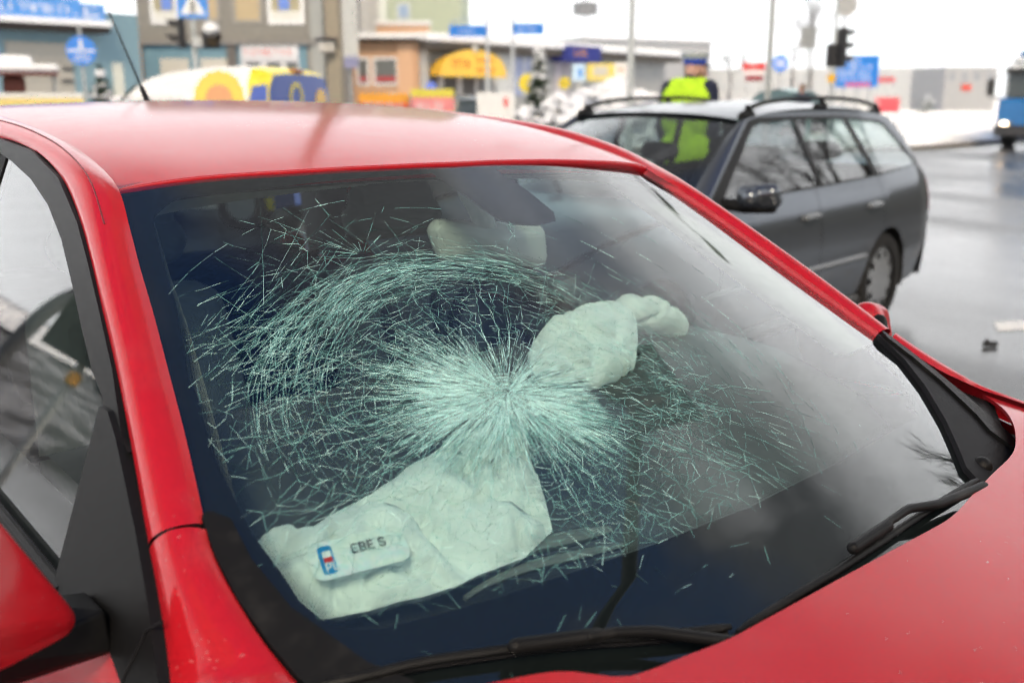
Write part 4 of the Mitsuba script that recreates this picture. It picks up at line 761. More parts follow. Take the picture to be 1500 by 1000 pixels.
for t0, t1, s1 in ((0.80, 0.02, 0.55), (0.05, -0.72, 0.42)):
    pa, pb = g_ws(np.array(t0), np.array(0.03)), g_ws(np.array(t1), np.array(s1)); off = np.array([-0.02, 0, 0.025])
    w1 = put('wiper', gmesh(tube([pa + off, pa * 0.5 + pb * 0.5 + off * 1.3, pa * 0.35 + pb * 0.65 + off], [0.014, 0.011, 0.008], 8)), 'black_plastic', parent=G, smooth=True)
    put('blade', gmesh(tube([pa * 0.72 + pb * 0.28 + off * 0.6, pb + off * 0.6 + [0.05, 0, 0.02]], 0.012, 6)), 'black_plastic', parent=w1, smooth=True)

# ------------------------------------------------------------------ snow, kerb, road markings
def snow_fn(p, n, uv):
    d_ = smoothstep(0.50, 0.72, fbm(p.x * 0.5, p.y * 0.5, 1.0, 4)); 
    return mix((0.80, 0.81, 0.83), (0.34, 0.33, 0.31), d_ * 0.45)
scene['snow'] = two(principled(proc(snow_fn), 0.8, specular=0.2))
KE = np.array([(-3.936, 31.58, 0), (5.43, 28.163, 0), (14.901, 23.001, 0), (19.385, 19.318, 0), (23.122, 16.249, 0), (26.155, 14.232, 0), (35.181, 15, 0), (58.021, 12.574, 0)])[:, :2]
far_l, far_r = (-400, 420), (480, -60)
snow_p = poly([tuple(p) for p in KE] + [far_r, (480, 480), far_l])
def snow_z(x, y):
    p = np.stack([x * 0.35, y * 0.35, x * 0], -1); dd = shapely.distance(shapely.points(np.stack([x, y], 1)), KE_LINE)
    return np.stack([x, y, np.minimum(dd / 1.2, 1) * (0.13 + 0.20 * meshkit.fbm(p, 3, 5) + 0.35 * np.clip(1 - np.abs(dd - 3.0) / 3.0, 0, 1) * meshkit.fbm(p * 1.6, 3, 9)) + 0.004], -1)
KE_LINE = sg.LineString(KE)
near = snow_p.intersection(KE_LINE.buffer(14)); fars = snow_p.difference(KE_LINE.buffer(13.9))
put('snow_verge', sheet(near, 0.6, snow_z), 'snow', smooth=True, kind='structure')
put('snow_field', sheet(fars, 12.0, lambda x, y: np.stack([x, y, x * 0 + 0.20], -1)), 'snow', smooth=True, kind='structure')
ke = resample(np.c_[KE, np.zeros(len(KE))], 120); dv = np.gradient(ke, axis=0); dv /= np.linalg.norm(dv, axis=1, keepdims=True); nv = np.stack([dv[:, 1], -dv[:, 0], dv[:, 2]], 1)
put('kerb', grid(np.stack([ke + nv * 0.02, ke + nv * 0.02 + [0, 0, 0.11], ke + nv * 0.0 + [0, 0, 0.13], ke - nv * 0.15 + [0, 0, 0.13]], 1)), 'matte', (0.22, 0.21, 0.20), smooth=30, kind='structure')
def marking(pts): return sheet(poly(pts), 0.2, lambda x, y: np.stack([x, y, x * 0 + 0.004], -1))
put('road_marking', marking([(5.72, 2.055, 0), (5.948, 1.95, 0), (5.764, 1.779, 0), (5.499, 1.918, 0)]), 'matte', (0.62, 0.63, 0.64), smooth=False, kind='structure')
dc = np.array([(5.037, 1.752, 0.012), (5.034, 1.755, 0.012)])[0]
db = blob([[(tuple(dc + [-0.03, 0.02, 0.006]), 0.015), (tuple(dc + [0.03, -0.02, 0.006]), 0.016)], [(tuple(dc + [0.0, 0.02, 0.02]), 0.014)]], 0.012, 2)
tag(put('debris_piece', db, 'matte', (0.02, 0.02, 0.022)), 'black broken lump of debris lying alone on the wet road', 'debris')

# ------------------------------------------------------------------ facades
WHITE, GREYL, BROWN = (0.72, 0.73, 0.74), (0.42, 0.43, 0.44), (0.10, 0.08, 0.07)
class Facade:
    def __init__(s, name, label, p0, p1, top, depth, col, cat='building'):
        s.k = thing(name, label, cat); s.p = np.array([*p0, 0.0]); r = np.array([p1[0] - p0[0], p1[1] - p0[1], 0.0]); s.len = np.linalg.norm(r); s.r = r / s.len
        n = np.array([s.r[1], -s.r[0], 0]); 
        if n @ (np.array(EYE) - s.p) < 0: n = -n
        s.n = n; s.R = np.stack([s.r, -n, [0, 0, 1]], 1)
        s.box('wall', 0, s.len, 0, top, -depth, 0, col)
    def pt(s, a, z, off=0.0): return s.p + s.r * a + s.n * off + [0, 0, z]
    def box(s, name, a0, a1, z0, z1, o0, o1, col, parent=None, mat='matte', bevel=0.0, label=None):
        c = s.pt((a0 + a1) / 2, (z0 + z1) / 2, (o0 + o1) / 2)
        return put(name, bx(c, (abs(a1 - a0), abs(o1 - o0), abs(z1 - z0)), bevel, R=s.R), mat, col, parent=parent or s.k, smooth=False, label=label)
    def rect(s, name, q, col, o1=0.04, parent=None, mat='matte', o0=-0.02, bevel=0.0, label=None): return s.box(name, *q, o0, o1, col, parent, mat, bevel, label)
    def text(s, a, z, w, h, seed, col, off, parent, name='lettering'):
        m = scribble(w, h, seed) if isinstance(seed, int) else seed
        return put(name, place(m, s.pt(a, z, off), s.r * (1 if (s.r @ RIGHT) > 0 else -1), (0, 0, 1)), 'matte', col, parent=parent, smooth=False, kind='stuff')
    def window(s, q, frame=WHITE, glass=(0.05, 0.06, 0.07), fw=0.07, name='window', mull=0):
        a0, a1, z0, z1 = q
        k = s.rect(name, (a0, a1, z0, z1), glass, 0.015, mat='gloss')
        for b in ((a0 - fw, a0, z0 - fw, z1 + fw), (a1, a1 + fw, z0 - fw, z1 + fw), (a0, a1, z1, z1 + fw), (a0, a1, z0 - fw, z0)): s.rect('frame', b, frame, 0.06, k)
        for i in range(mull): 
            x = a0 + (a1 - a0) * (i + 1) / (mull + 1); s.rect('frame', (x - fw / 2, x + fw / 2, z0, z1), frame, 0.05, k)
        return k
RIGHT = np.array([math.cos(YAW), -math.sin(YAW), 0])

f = Facade('blue_workshop', 'pale blue workshop with a beige sectional door and blue roof sign', (4.20, 34.81), (12.34, 36.53), 4.35, 8, (0.185, 0.29, 0.345))
q_ = (3.47, 5.72, 0.99, 3.27); q_ = (q_[0], q_[1], 0.1, q_[3])
k = f.rect('garage_door', q_, (0.36, 0.345, 0.31), 0.03)
zz = np.linspace(q_[2], q_[3], 6)
for i in range(5): f.rect('door_panel', (q_[0] + 0.02, q_[1] - 0.02, zz[i] + 0.02, zz[i + 1] - 0.02), (0.37, 0.355, 0.32), 0.055, k)
for y0, y1 in (('a', 0), ('b', 1)): 
    f.rect('vent', (5.31, 5.70, 2.34, 2.50) if y1 == 0 else (5.26, 5.65, 1.93, 2.09), (0.10, 0.10, 0.10), 0.08, k)
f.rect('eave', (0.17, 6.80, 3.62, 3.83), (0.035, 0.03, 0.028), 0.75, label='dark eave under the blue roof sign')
f.rect('roof_edge', (0.19, 6.82, 3.82, 4.02), (0.80, 0.81, 0.84), 0.85)
sk = f.rect('roof_sign', (0.27, 5.81, 3.97, 5.11), (0.10, 0.30, 0.72), 0.70, o0=0.5)
sk2 = f.rect('roof_sign', (5.83, 6.69, 4.03, 4.55), (0.12, 0.30, 0.68), 0.70, o0=0.5)
for i, (x, z_, w_, h_, sd, p_) in enumerate(((0.3, 4.15, 6.2, 0.30, 1, sk), (0.3, 4.62, 6.2, 0.36, 2, sk), (0.3, 5.1, 6.2, 0.36, 3, sk))): f.text(x, z_, w_, h_, sd, (0.75, 0.78, 0.85), 0.705, p_)
f.text((5.88, 6.65, 4.28, 4.42)[0], 4.05, 0.75, 0.18, 4, (0.75, 0.78, 0.85), 0.705, sk2)
f.rect('side_door', (7.17, 7.57, 1.31, 2.68), (0.55, 0.56, 0.50), 0.04)

f = Facade('grey_office', 'grey brown two storey office with white framed windows and pale blue ground floor', (13.94, 41.04), (19.89, 36.15), 8.5, 9, (0.23, 0.22, 0.20))
f.rect('ground_floor', (0.06, 6.77, -0.09, 3.54), (0.15, 0.26, 0.33), 0.03)
f.rect('ledge', (0.09, 7.74, 3.54, 3.70), (0.22, 0.21, 0.20), 0.25)
f.rect('drainpipe', (0.02, 0.16, 0.74, 3.65), (0.40, 0.26, 0.17), 0.30, o0=0.2)
for q_ in ((0.80, 1.97, 0.74, 3.01), (2.45, 3.53, 0.74, 3.01)): 
    k = f.rect('garage_door', q_, (0.50, 0.48, 0.43), 0.06)
    for i in range(4): f.rect('door_panel', (q_[0] + 0.03, q_[1] - 0.03, max(q_[2], 0.2) + i * (q_[3] - max(q_[2], 0.2)) / 4 + 0.02, max(q_[2], 0.2) + (i + 1) * (q_[3] - max(q_[2], 0.2)) / 4 - 0.02), (0.52, 0.50, 0.45), 0.085, k)
f.rect('pier', (3.55, 3.94, 0.74, 3.54), (0.13, 0.12, 0.115), 0.12)
k = f.rect('shop_sign', (4.12, 6.45, 2.96, 3.52), (0.60, 0.60, 0.63), 0.16, label='white shop sign with a line of red letters')
f.text((4.29, 6.28, 3.12, 3.33)[0], (4.29, 6.28, 3.12, 3.33)[2], 1.95, 0.26, 14, (0.50, 0.06, 0.04), 0.162, k)
k = f.rect('shop_window', (4.11, 6.45, 1.28, 2.96), (0.58, 0.58, 0.60), 0.10)
for q_ in ((4.32, 4.87, 1.83, 2.85), (5.15, 5.71, 1.83, 2.85), (5.93, 6.38, 1.83, 2.85)): f.rect('pane', q_, (0.05, 0.055, 0.06), 0.115, k, 'gloss')
for q_ in ((0.73, 1.55, 4.49, 5.48), (5.44, 6.59, 4.49, 5.48)):
    k = f.window(q_, WHITE, (0.32, 0.28, 0.16), 0.16); f.rect('notice', (q_[0] + 0.30, q_[0] + 0.72, q_[2] + 0.40, q_[3] - 0.05), (0.15, 0.25, 0.62), 0.05, k); f.rect('blind', (q_[0] + 0.02, q_[1] - 0.02, q_[2] + 0.01, q_[2] + 0.35), (0.62, 0.62, 0.58), 0.03, k)
for q_ in ((2.76, 3.25, 4.54, 5.48), (3.99, 4.95, 4.49, 5.48)): f.window(q_, (0.30, 0.29, 0.27), (0.40, 0.31, 0.17), 0.12)
f.rect('corner_pier', (6.96, 7.49, 0.74, 7.33), (0.30, 0.31, 0.30), 0.15)
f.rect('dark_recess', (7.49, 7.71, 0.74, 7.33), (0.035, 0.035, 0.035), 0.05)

f = Facade('apartment_block', 'tall pale green apartment block rising behind the orange shop', (33.79, 63.56), (41.92, 56.88), 14, 14, (0.37, 0.41, 0.31))
f.rect('render_panel', (0.94, 5.16, 5.27, 11.49), (0.36, 0.35, 0.33), 0.06)
f.rect('stair_panel', (4.88, 5.44, 5.27, 11.49), (0.55, 0.57, 0.52), 0.10)
for q_ in ((3.32, 3.89, 5.90, 7.97), (6.25, 6.91, 6.80, 7.61)): f.window(q_, (0.55, 0.57, 0.60), (0.22, 0.30, 0.42), 0.10)

f = Facade('orange_shop', 'low orange rendered shop with a snowy parapet beside the pole', (21.33, 41.44), (25.49, 38.03), 4.1, 8, (0.48, 0.30, 0.19))
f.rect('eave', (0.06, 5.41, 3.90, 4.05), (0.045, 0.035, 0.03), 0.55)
f.rect('snow_cap', (0.07, 5.41, 4.05, 4.26), (0.78, 0.79, 0.82), 0.62)
f.rect('parapet', (3.32, 5.76, 4.23, 4.76), (0.55, 0.36, 0.24), -1.5, o0=-2.0)
f.rect('parapet_snow', (3.30, 5.83, 4.74, 4.91), (0.72, 0.73, 0.76), -1.4, o0=-2.1)
for q_ in ((2.67, 3.04, 2.11, 3.13), (3.42, 4.35, 2.11, 3.13)):
    k = f.window(q_, (0.62, 0.62, 0.64), (0.09, 0.095, 0.09), 0.12); f.rect('red_band', (q_[0], q_[1], q_[2] + 0.05, q_[2] + 0.30), (0.35, 0.07, 0.08), 0.03, k)
f.rect('shop_pillar', (4.43, 5.15, 0.65, 3.90), (0.58, 0.37, 0.24), 0.12)

f = Facade('grey_hall', 'long low grey shopping hall under a thick snowy roof edge', (25.72, 38.48), (48.40, 43.80), 4.1, 14, (0.29, 0.30, 0.305))
f.box('roof_snow', -0.3, f.len + 0.8, 3.95, 4.32, -14, 0.95, (0.80, 0.81, 0.83), bevel=0.08)
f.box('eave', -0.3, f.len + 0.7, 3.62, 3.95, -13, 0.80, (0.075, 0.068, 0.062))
f.rect('corner_pier', (-0.02, 0.50, 0.63, 3.94), (0.45, 0.46, 0.47), 0.25)
f.rect('entrance', (0.47, 4.72, 0.60, 2.52), (0.10, 0.10, 0.10), 0.03)
for q_ in ((1.34, 1.73, 0.77, 2.44), (2.73, 3.09, 0.76, 2.46), (4.08, 4.29, 0.74, 2.48)): f.rect('door_post', q_, (0.45, 0.45, 0.46), 0.10)
f.rect('side_wall', (5.71, 7.31, 0.54, 4.19), (0.50, 0.52, 0.53), 0.12)
k = f.rect('window', (7.37, 8.98, 1.57, 3.47), (0.22, 0.27, 0.45), 0.05, mat='gloss')
for q_ in ((8.07, 8.25, 1.57, 3.47), (8.74, 8.92, 1.57, 3.49)): f.rect('frame', q_, (0.60, 0.62, 0.65), 0.08, k)
for q_ in ((11.00, 11.66, 1.21, 3.31), (11.92, 12.32, 1.20, 3.33)): f.rect('shutter', q_, (0.42, 0.39, 0.43), 0.06)
k = f.rect('wall_sign', (10.59, 13.93, 3.37, 4.17), (0.035, 0.045, 0.22), 1.12, label='dark blue wall sign with orange letters')
f.text((11.23, 13.24, 3.63, 3.88)[0], (11.23, 13.24, 3.63, 3.88)[2] + 0.02, 1.5, 0.36, 31, (0.75, 0.36, 0.05), 1.122, k)
# the rounded awning over its door
aq = (0.29, 5.17, 2.46, 3.66); am = (aq[0] + aq[1]) / 2; aw = (aq[1] - aq[0]) / 2; ah = aq[3] - aq[2]
rows = []
for d_ in np.linspace(0, 1, 7):
    t_ = np.linspace(0, math.pi, 29); sc_ = 1 - 0.18 * (1 - d_)
    rows.append([f.pt(am - aw * sc_ * math.cos(t) , aq[2] + ah * sc_ * math.sin(t) ** 0.8, 0.1 + 1.1 * d_) for t in t_])
AWN = f.k
aw_k = put('awning', grid(rows), 'satin', (0.78, 0.47, 0.05), parent=AWN, smooth=True, label='rounded yellow awning with red lettering over the entrance')
front = [f.pt(am - aw * math.cos(t), aq[2] + ah * math.sin(t) ** 0.8, 1.2) for t in np.linspace(0, math.pi, 29)]
put('front_panel', grid([front, [np.array([p[0], p[1], aq[2] - 0.05]) for p in front]]), 'satin', (0.80, 0.50, 0.06), parent=aw_k, smooth=False)
f.text(am - aw * 0.66, aq[2] + ah * 0.26, aw * 0.60, ah * 0.34, 41, (0.50, 0.02, 0.015), 1.21, aw_k)
f.text(am + aw * 0.06, aq[2] + ah * 0.52, aw * 0.58, ah * 0.15, 42, (0.52, 0.04, 0.02), 1.21, aw_k)
f.text(am + aw * 0.06, aq[2] + ah * 0.16, aw * 0.58, ah * 0.15, 43, (0.52, 0.04, 0.02), 1.21, aw_k)
put('awning_knob', trimesh.creation.icosphere(subdivisions=2, radius=0.16).apply_translation(f.pt(am, aq[3] + 0.03, 1.2)), 'matte', (0.5, 0.5, 0.5), parent=aw_k, smooth=True)

f = Facade('flat_roofed_depot', 'faint pale depot with a flat roof behind the long grey hall', (74.39, 79.39), (91.34, 75.82), 7.6, 10, (0.36, 0.37, 0.39))
f.rect('roof_edge', (0, f.len, 7.4, 7.7), (0.62, 0.63, 0.65), 0.3)
f = Facade('pale_warehouse', 'long pale warehouse far beyond the road signs', (92.29, 77.62), (106.80, 55.35), 4.6, 20, (0.50, 0.515, 0.53))
f.rect('dark_strip', (0.88, 6.31, 2.42, 3.03), (0.50, 0.52, 0.54), 0.1)
f.rect('window_band', (23.32, 25.69, 2.08, 2.51), (0.58, 0.60, 0.61), 0.1)
f = Facade('square_office', 'small square pale office with four upper windows and a red sign', (90.14, 47.04), (93.83, 44.01), 4.15, 8, (0.38, 0.385, 0.395))
for i in range(4):
    x0 = 0.35 + i * 1.15; f.window((x0, x0 + 0.55, 2.9, 3.7), (0.50, 0.50, 0.51), (0.26, 0.28, 0.31), 0.06)
f.rect('red_sign', (1.57, 2.45, 2.05, 2.60), (0.60, 0.10, 0.08), 0.1)

# ------------------------------------------------------------------ posts, signals and signs
def post(key, x, y, z1, r0, r1, col, name='pole', z0=0.0):
    return put(name, tube([(x, y, z0), (x, y, z0 + (z1 - z0) * 0.5), (x, y, z1)], [r0, (r0 + r1) / 2, r1], 14), 'satin', col, parent=key, smooth=True)
STEEL = (0.36, 0.38, 0.385)
def facing(x, y):
    """right and towards-the-road directions of something at x, y that faces the camera's side of the road"""
    n = np.array([EYE[0] - x, EYE[1] - y, 0.0]); n /= np.linalg.norm(n); return np.array([-n[1], n[0], 0]), n
def panel(key, c, w, h, col, name='panel', t=0.03, shape='box', mat='satin', turn=0.0, label=None):
    r, n = facing(c[0], c[1]); a = turn; r, n = r * math.cos(a) + n * math.sin(a), n * math.cos(a) - r * math.sin(a)
    p = {'box': lambda: sg.box(-w / 2, -h / 2, w / 2, h / 2).buffer(-0.02).buffer(0.02), 'disc': lambda: sg.Point(0, 0).buffer(w / 2, 24), 'oct': lambda: poly([(w / 2 / math.cos(math.pi / 8) * math.cos(t_), w / 2 / math.cos(math.pi / 8) * math.sin(t_)) for t_ in np.arange(8) * math.pi / 4 + math.pi / 8]),
         'tri': lambda: poly([(-w / 2, -h / 2), (w / 2, -h / 2), (0, h / 2)])}[shape]()
    m = trimesh.creation.extrude_polygon(p, t, engine='earcut')
    return put(name, place(m, np.asarray(c) + n * (0.08 - t), r, (0, 0, 1)), mat, col, parent=key, smooth=False, label=label), r, n
def text_on(key, m, c, r, n, off, col, name='lettering'):
    return put(name, place(m, np.asarray(c) + n * (0.08 + off), r, (0, 0, 1)), 'matte', col, parent=key, smooth=False, kind='stuff' if name == 'lettering' else None)
def signal(key, c, ang, lenses=3, s=0.30, snow=False, board=False, label=None):
    """traffic signal head whose lenses face the direction ang (0 = +x, counter-clockwise)"""
    n = np.array([math.cos(ang), math.sin(ang), 0]); r = np.array([-n[1], n[0], 0]); R_ = np.stack([r, -n, [0, 0, 1]], 1)
    k = put('signal_head', bx(c, (s * 1.05, s * 0.5, s * lenses * 1.02), 0.04, R=R_), 'satin', (0.018, 0.018, 0.02), parent=key, smooth=False, label=label)
    for i in range(lenses):
        z_ = (i - (lenses - 1) / 2) * s; o = np.asarray(c) + [0, 0, z_] + n * s * 0.25
        t_ = np.linspace(-0.15, math.pi + 0.15, 15)
        put('visor', grid([[o + r * math.cos(a) * s * 0.40 + np.array([0, 0, math.sin(a) * s * 0.40]) + n * d_ * (0.55 + 0.45 * math.sin(max(a, 0.0))) for a in t_] for d_ in (0, s * 0.85)]), 'satin', (0.018, 0.018, 0.02), parent=k, smooth=True)
        put('lens', place(trimesh.creation.cylinder(s * 0.36, 0.02, sections=20), o, r, (0, 0, 1)), 'gloss', [(0.10, 0.06, 0.015), (0.02, 0.09, 0.06), (0.16, 0.012, 0.012)][(i + (lenses == 3)) % 3], parent=k, smooth=30)
    if board: put('backing_board', bx(np.asarray(c) - n * s * 0.28, (s * 2.3, 0.02, s * (lenses + 1.3)), 0.0, R=R_), 'satin', (0.015, 0.015, 0.016), parent=k, smooth=False)
    if snow: put('snow_cap', blob([[(tuple(np.asarray(c) + [0, 0, s * lenses * 0.52]), s * 0.45), (tuple(np.asarray(c) + [0, 0, s * lenses * 0.56] + n * s * 0.6), s * 0.34)]], 0.08, 3), 'matte', (0.80, 0.81, 0.84), parent=k, smooth=True)
    return k
VB = math.atan2(FW[1], FW[0])            # the direction the camera looks

# left crossing: post with walking-person sign and two signal heads
P = (7.70, 20.28, 2.66)
k = thing('crossing_signal', 'traffic signal on a pale post with a blue crossing sign, left of the van', 'traffic light')
post(k, P[0], P[1], 4.0, 0.065, 0.055, (0.42, 0.45, 0.46))
c = np.array((7.72, 20.27, 3.41)); pk, r, n = panel(k, c, 0.62, 0.62, (0.07, 0.26, 0.72), 'crossing_sign', label='blue square crossing sign with a white triangle')
panel(pk, c + n * 0.006, 0.50, 0.46, (0.78, 0.80, 0.80), 'triangle', 0.005, 'tri')
fig = trimesh.util.concatenate([bx((0.0, 0.06, 0), (0.05, 0.05, 0.004)), bx((0.0, -0.02, 0), (0.06, 0.11, 0.004)), bx((-0.04, -0.13, 0), (0.03, 0.13, 0.004)), bx((0.04, -0.13, 0), (0.03, 0.13, 0.004))])
text_on(pk, fig, c + [0, 0, -0.03], r, n, 0.015, (0.03, 0.03, 0.03), 'walking_figure')
signal(k, (7.47, 20.34, 2.80), VB + 1.9, 2, 0.30); signal(k, (7.98, 20.05, 2.68), VB + 3.7, 1, 0.36, snow=True)
put('bracket', tube([(7.54, 20.41, 2.63), (7.76, 20.23, 2.60), (7.94, 20.09, 2.57)], 0.03, 8), 'satin', STEEL, parent=k, smooth=True)
put('detector_box', bx((7.72, 20.13, 2.61), (0.2, 0.14, 0.22), 0.03), 'satin', (0.55, 0.57, 0.58), parent=k, smooth=False)

P = (5.84, 21.81, 2.45)
k = thing('path_sign', 'round blue foot and cycle path sign on a post before the blue workshop', 'road sign')
post(k, P[0], P[1], 3.0, 0.035, 0.035, STEEL)
c = np.array(P) ; dk_, r, n = panel(k, c, 0.60, 0.60, (0.06, 0.24, 0.75), 'sign_disc', 0.02, 'disc')
text_on(dk_, bx((0, 0, 0), (0.54, 0.05, 0.006)), c, r, n, 0.004, (0.75, 0.77, 0.80), 'dividing_bar')
text_on(dk_, trimesh.util.concatenate([bx((0, 0.20, 0), (0.06, 0.06, 0.006)), bx((0, 0.11, 0), (0.08, 0.12, 0.006))]), c, r, n, 0.004, (0.75, 0.77, 0.80), 'figure')
ring = sg.Point(0, 0).buffer(0.065).difference(sg.Point(0, 0).buffer(0.045))
text_on(dk_, trimesh.util.concatenate([trimesh.creation.extrude_polygon(ring, 0.006, engine='earcut').apply_translation((x, -0.16, 0)) for x in (-0.09, 0.09)] + [bx((0, -0.10, 0.004), (0.14, 0.02, 0.006))]), c, r, n, 0.004, (0.75, 0.77, 0.80), 'bicycle')

P = (6.98, 13.11, 2.34)
k = thing('concrete_pole', 'weathered grey brown concrete utility pole behind the van', 'utility pole')
put('shaft', bx((P[0], P[1], 5), (0.24, 0.20, 10), 0.03, rz=YAW * -1), 'matte', (0.31, 0.275, 0.215), parent=k, smooth=False)
put('meter_box', bx((6.79, 13.01, 2.25), (0.20, 0.18, 0.20), 0.02), 'satin', (0.55, 0.52, 0.47), parent=k, smooth=False)
put('meter_roof', bx((6.79, 13.01, 2.35), (0.28, 0.26, 0.05), 0.02), 'satin', (0.06, 0.05, 0.05), parent=k, smooth=False)
k = thing('hanging_banner', 'narrow white banner with a violet foot hanging beside the concrete pole', 'banner')
P = (8.21, 14.69, 2.67)
post(k, P[0] + 0.02, P[1] + 0.08, 6.0, 0.03, 0.03, STEEL); zc = 2.16
panel(k, (P[0], P[1], zc + 1.2), 0.26, 2.4, (0.72, 0.72, 0.68), 'cloth', 0.012); panel(k, (P[0], P[1], zc - 0.06), 0.24, 0.22, (0.36, 0.36, 0.55), 'foot', 0.014)

for i, (x0, D_, lab, a, b) in enumerate(((0, 24, 'tall pale grey lamp post rising behind the snowy bush', (925, 60), 0.085), (1, 17.5, 'tall grey lamp post with twin arms behind the estate car', (1129, 60), 0.052))):
    k = thing('lamp_post', lab, 'street lamp')
    P = np.array((16.31, 15.80, 2.76) if i == 0 else (13.42, 9.76, 2.42))
    post(k, P[0], P[1], 8.0, b, b * 0.8, (0.44, 0.47, 0.48) if i == 0 else (0.33, 0.35, 0.345))
    heads = (((P + [1.2, -0.6, 0])[:2], 8.3), ((P + [-1.2, 0.6, 0])[:2], 8.3)) if i == 0 else (((P[0] + 1.55, P[1] - 1.75), 7.75), ((P[0] + 2.2, P[1] - 2.9), 7.6))
    for h_, z_ in heads:
        top = np.array([P[0], P[1], 7.9]); e_ = np.array([h_[0], h_[1], z_]); mid = top * 0.5 + e_ * 0.5 + [0, 0, 0.25]
        put('arm', tube(resample([top, mid, e_], 12), 0.03, 8), 'satin', STEEL, parent=k, smooth=True)
        dn = (e_ - top) * [1, 1, 0]; dn /= np.linalg.norm(dn)
        put('lamp_head', blob([[(tuple(e_ - dn * 0.05), 0.07), (tuple(e_ + dn * 0.35), 0.13), (tuple(e_ + dn * 0.62), 0.05)]], 0.06, 4), 'satin', (0.07, 0.075, 0.075), parent=k, smooth=True)

P = np.array((19.95, 12.81, 2.46))
k = thing('junction_signal', 'black traffic signal with an octagonal sign above it, right of the officer', 'traffic light')
post(k, P[0], P[1], 3.9, 0.05, 0.045, (0.42, 0.45, 0.47))
signal(k, (19.99, 12.65, 2.60), VB - 1.35, 3, 0.29); signal(k, (19.92, 12.84, 2.43), VB - 0.2, 2, 0.26)
panel(k, (19.94, 12.82, 1.92), 0.20, 0.24, (0.75, 0.42, 0.02), 'push_button', 0.05, 'disc')
panel(k, (20.11, 12.68, 3.53), 0.46, 0.46, (0.40, 0.41, 0.41), 'stop_sign_back', 0.02, 'oct', label='grey back of an octagonal sign')
put('sign_post', tube([(20.18, 12.75, 2.99), (20.18, 12.75, 3.79)], 0.03, 8), 'satin', STEEL, parent=k, smooth=True)

P = np.array((30.69, 22.10, 2.70))
k = thing('mandatory_sign', 'round blue sign just right of the thinner lamp post', 'road sign')
post(k, P[0], P[1], 2.9, 0.035, 0.035, STEEL); dk_, r, n = panel(k, P, 0.60, 0.6, (0.05, 0.22, 0.78), 'sign_disc', 0.02, 'disc'); text_on(dk_, bx((0, 0, 0), (0.34, 0.28, 0.006)), P, r, n, 0.004, (0.55, 0.62, 0.85), 'symbol')
k = thing('red_shop_board', 'red and white shop board on legs left of the thinner lamp post', 'sign')
P = np.array((46.27, 35.19, 2.88))
a_, r, n = panel(k, P + [0, 0, 0.28], 1.25, 0.42, (0.55, 0.05, 0.05), 'upper_board'); text_on(a_, scribble(0.5, 0.26, 51), P + [0, 0, 0.16] - r * 0.2, r, n, 0.004, (0.75, 0.72, 0.72))
panel(k, P - [0, 0, 0.10], 1.05, 0.22, (0.68, 0.62, 0.62), 'white_strip'); panel(k, P + r * 0.05 - [0, 0, 0.36], 0.95, 0.28, (0.25, 0.01, 0.02), 'lower_board')
for s_ in (-0.4, 0.4): post(k, P[0] + r[0] * s_, P[1] + r[1] * s_, P[2] + 0.3, 0.04, 0.04, STEEL, 'leg')
k = thing('billboard', 'blue billboard with white lettering and a red strip along its foot', 'billboard')
P = np.array((48.10, 29.81, 2.81))
a_, r, n = panel(k, P, 2.2, 1.62, (0.02, 0.19, 0.62), 'board', 0.08, turn=0.25)
for i, (x, z_, w_, h_) in enumerate(((-0.95, 0.42, 1.2, 0.26), (-0.95, 0.10, 1.85, 0.24), (-0.95, -0.22, 1.85, 0.24), (-0.95, -0.50, 1.85, 0.20))): text_on(a_, scribble(w_, h_, 60 + i), P + r * x + [0, 0, z_], r, n, 0.005, (0.70, 0.74, 0.82))
text_on(a_, bx((0.1, -0.68, 0), (1.3, 0.17, 0.006)), P, r, n, 0.005, (0.60, 0.08, 0.20), 'red_strip')
for s_ in (-0.7, 0.0, 0.7): post(k, P[0] + r[0] * s_ - n[0] * 0.15, P[1] + r[1] * s_ - n[1] * 0.15, P[2] - 0.5, 0.05, 0.05, STEEL, 'leg')
k = thing('red_fence_board', 'low red and white advertising board standing on the snow right of the billboard', 'sign')
P = np.array((39.33, 22.77, 1.16)); a_, r, n = panel(k, P, 1.0, 0.62, (0.68, 0.10, 0.12), 'board', 0.05); text_on(a_, scribble(0.42, 0.26, 71), P - r * 0.40, r, n, 0.004, (0.78, 0.70, 0.70))
for s_ in (-0.4, 0.4): post(k, P[0] + r[0] * s_, P[1] + r[1] * s_, P[2], 0.03, 0.03, STEEL, 'leg')
k = thing('thin_red_sign', 'small thin red sign on two pale legs beside the billboard', 'sign')
P = np.array((52.05, 30.44, 2.43)); a_, r, n = panel(k, P, 0.95, 0.30, (0.60, 0.14, 0.15), 'board', 0.05)
for s_ in (-0.35, 0.35): post(k, P[0] + r[0] * s_, P[1] + r[1] * s_, P[2], 0.03, 0.03, (0.55, 0.56, 0.57), 'leg')
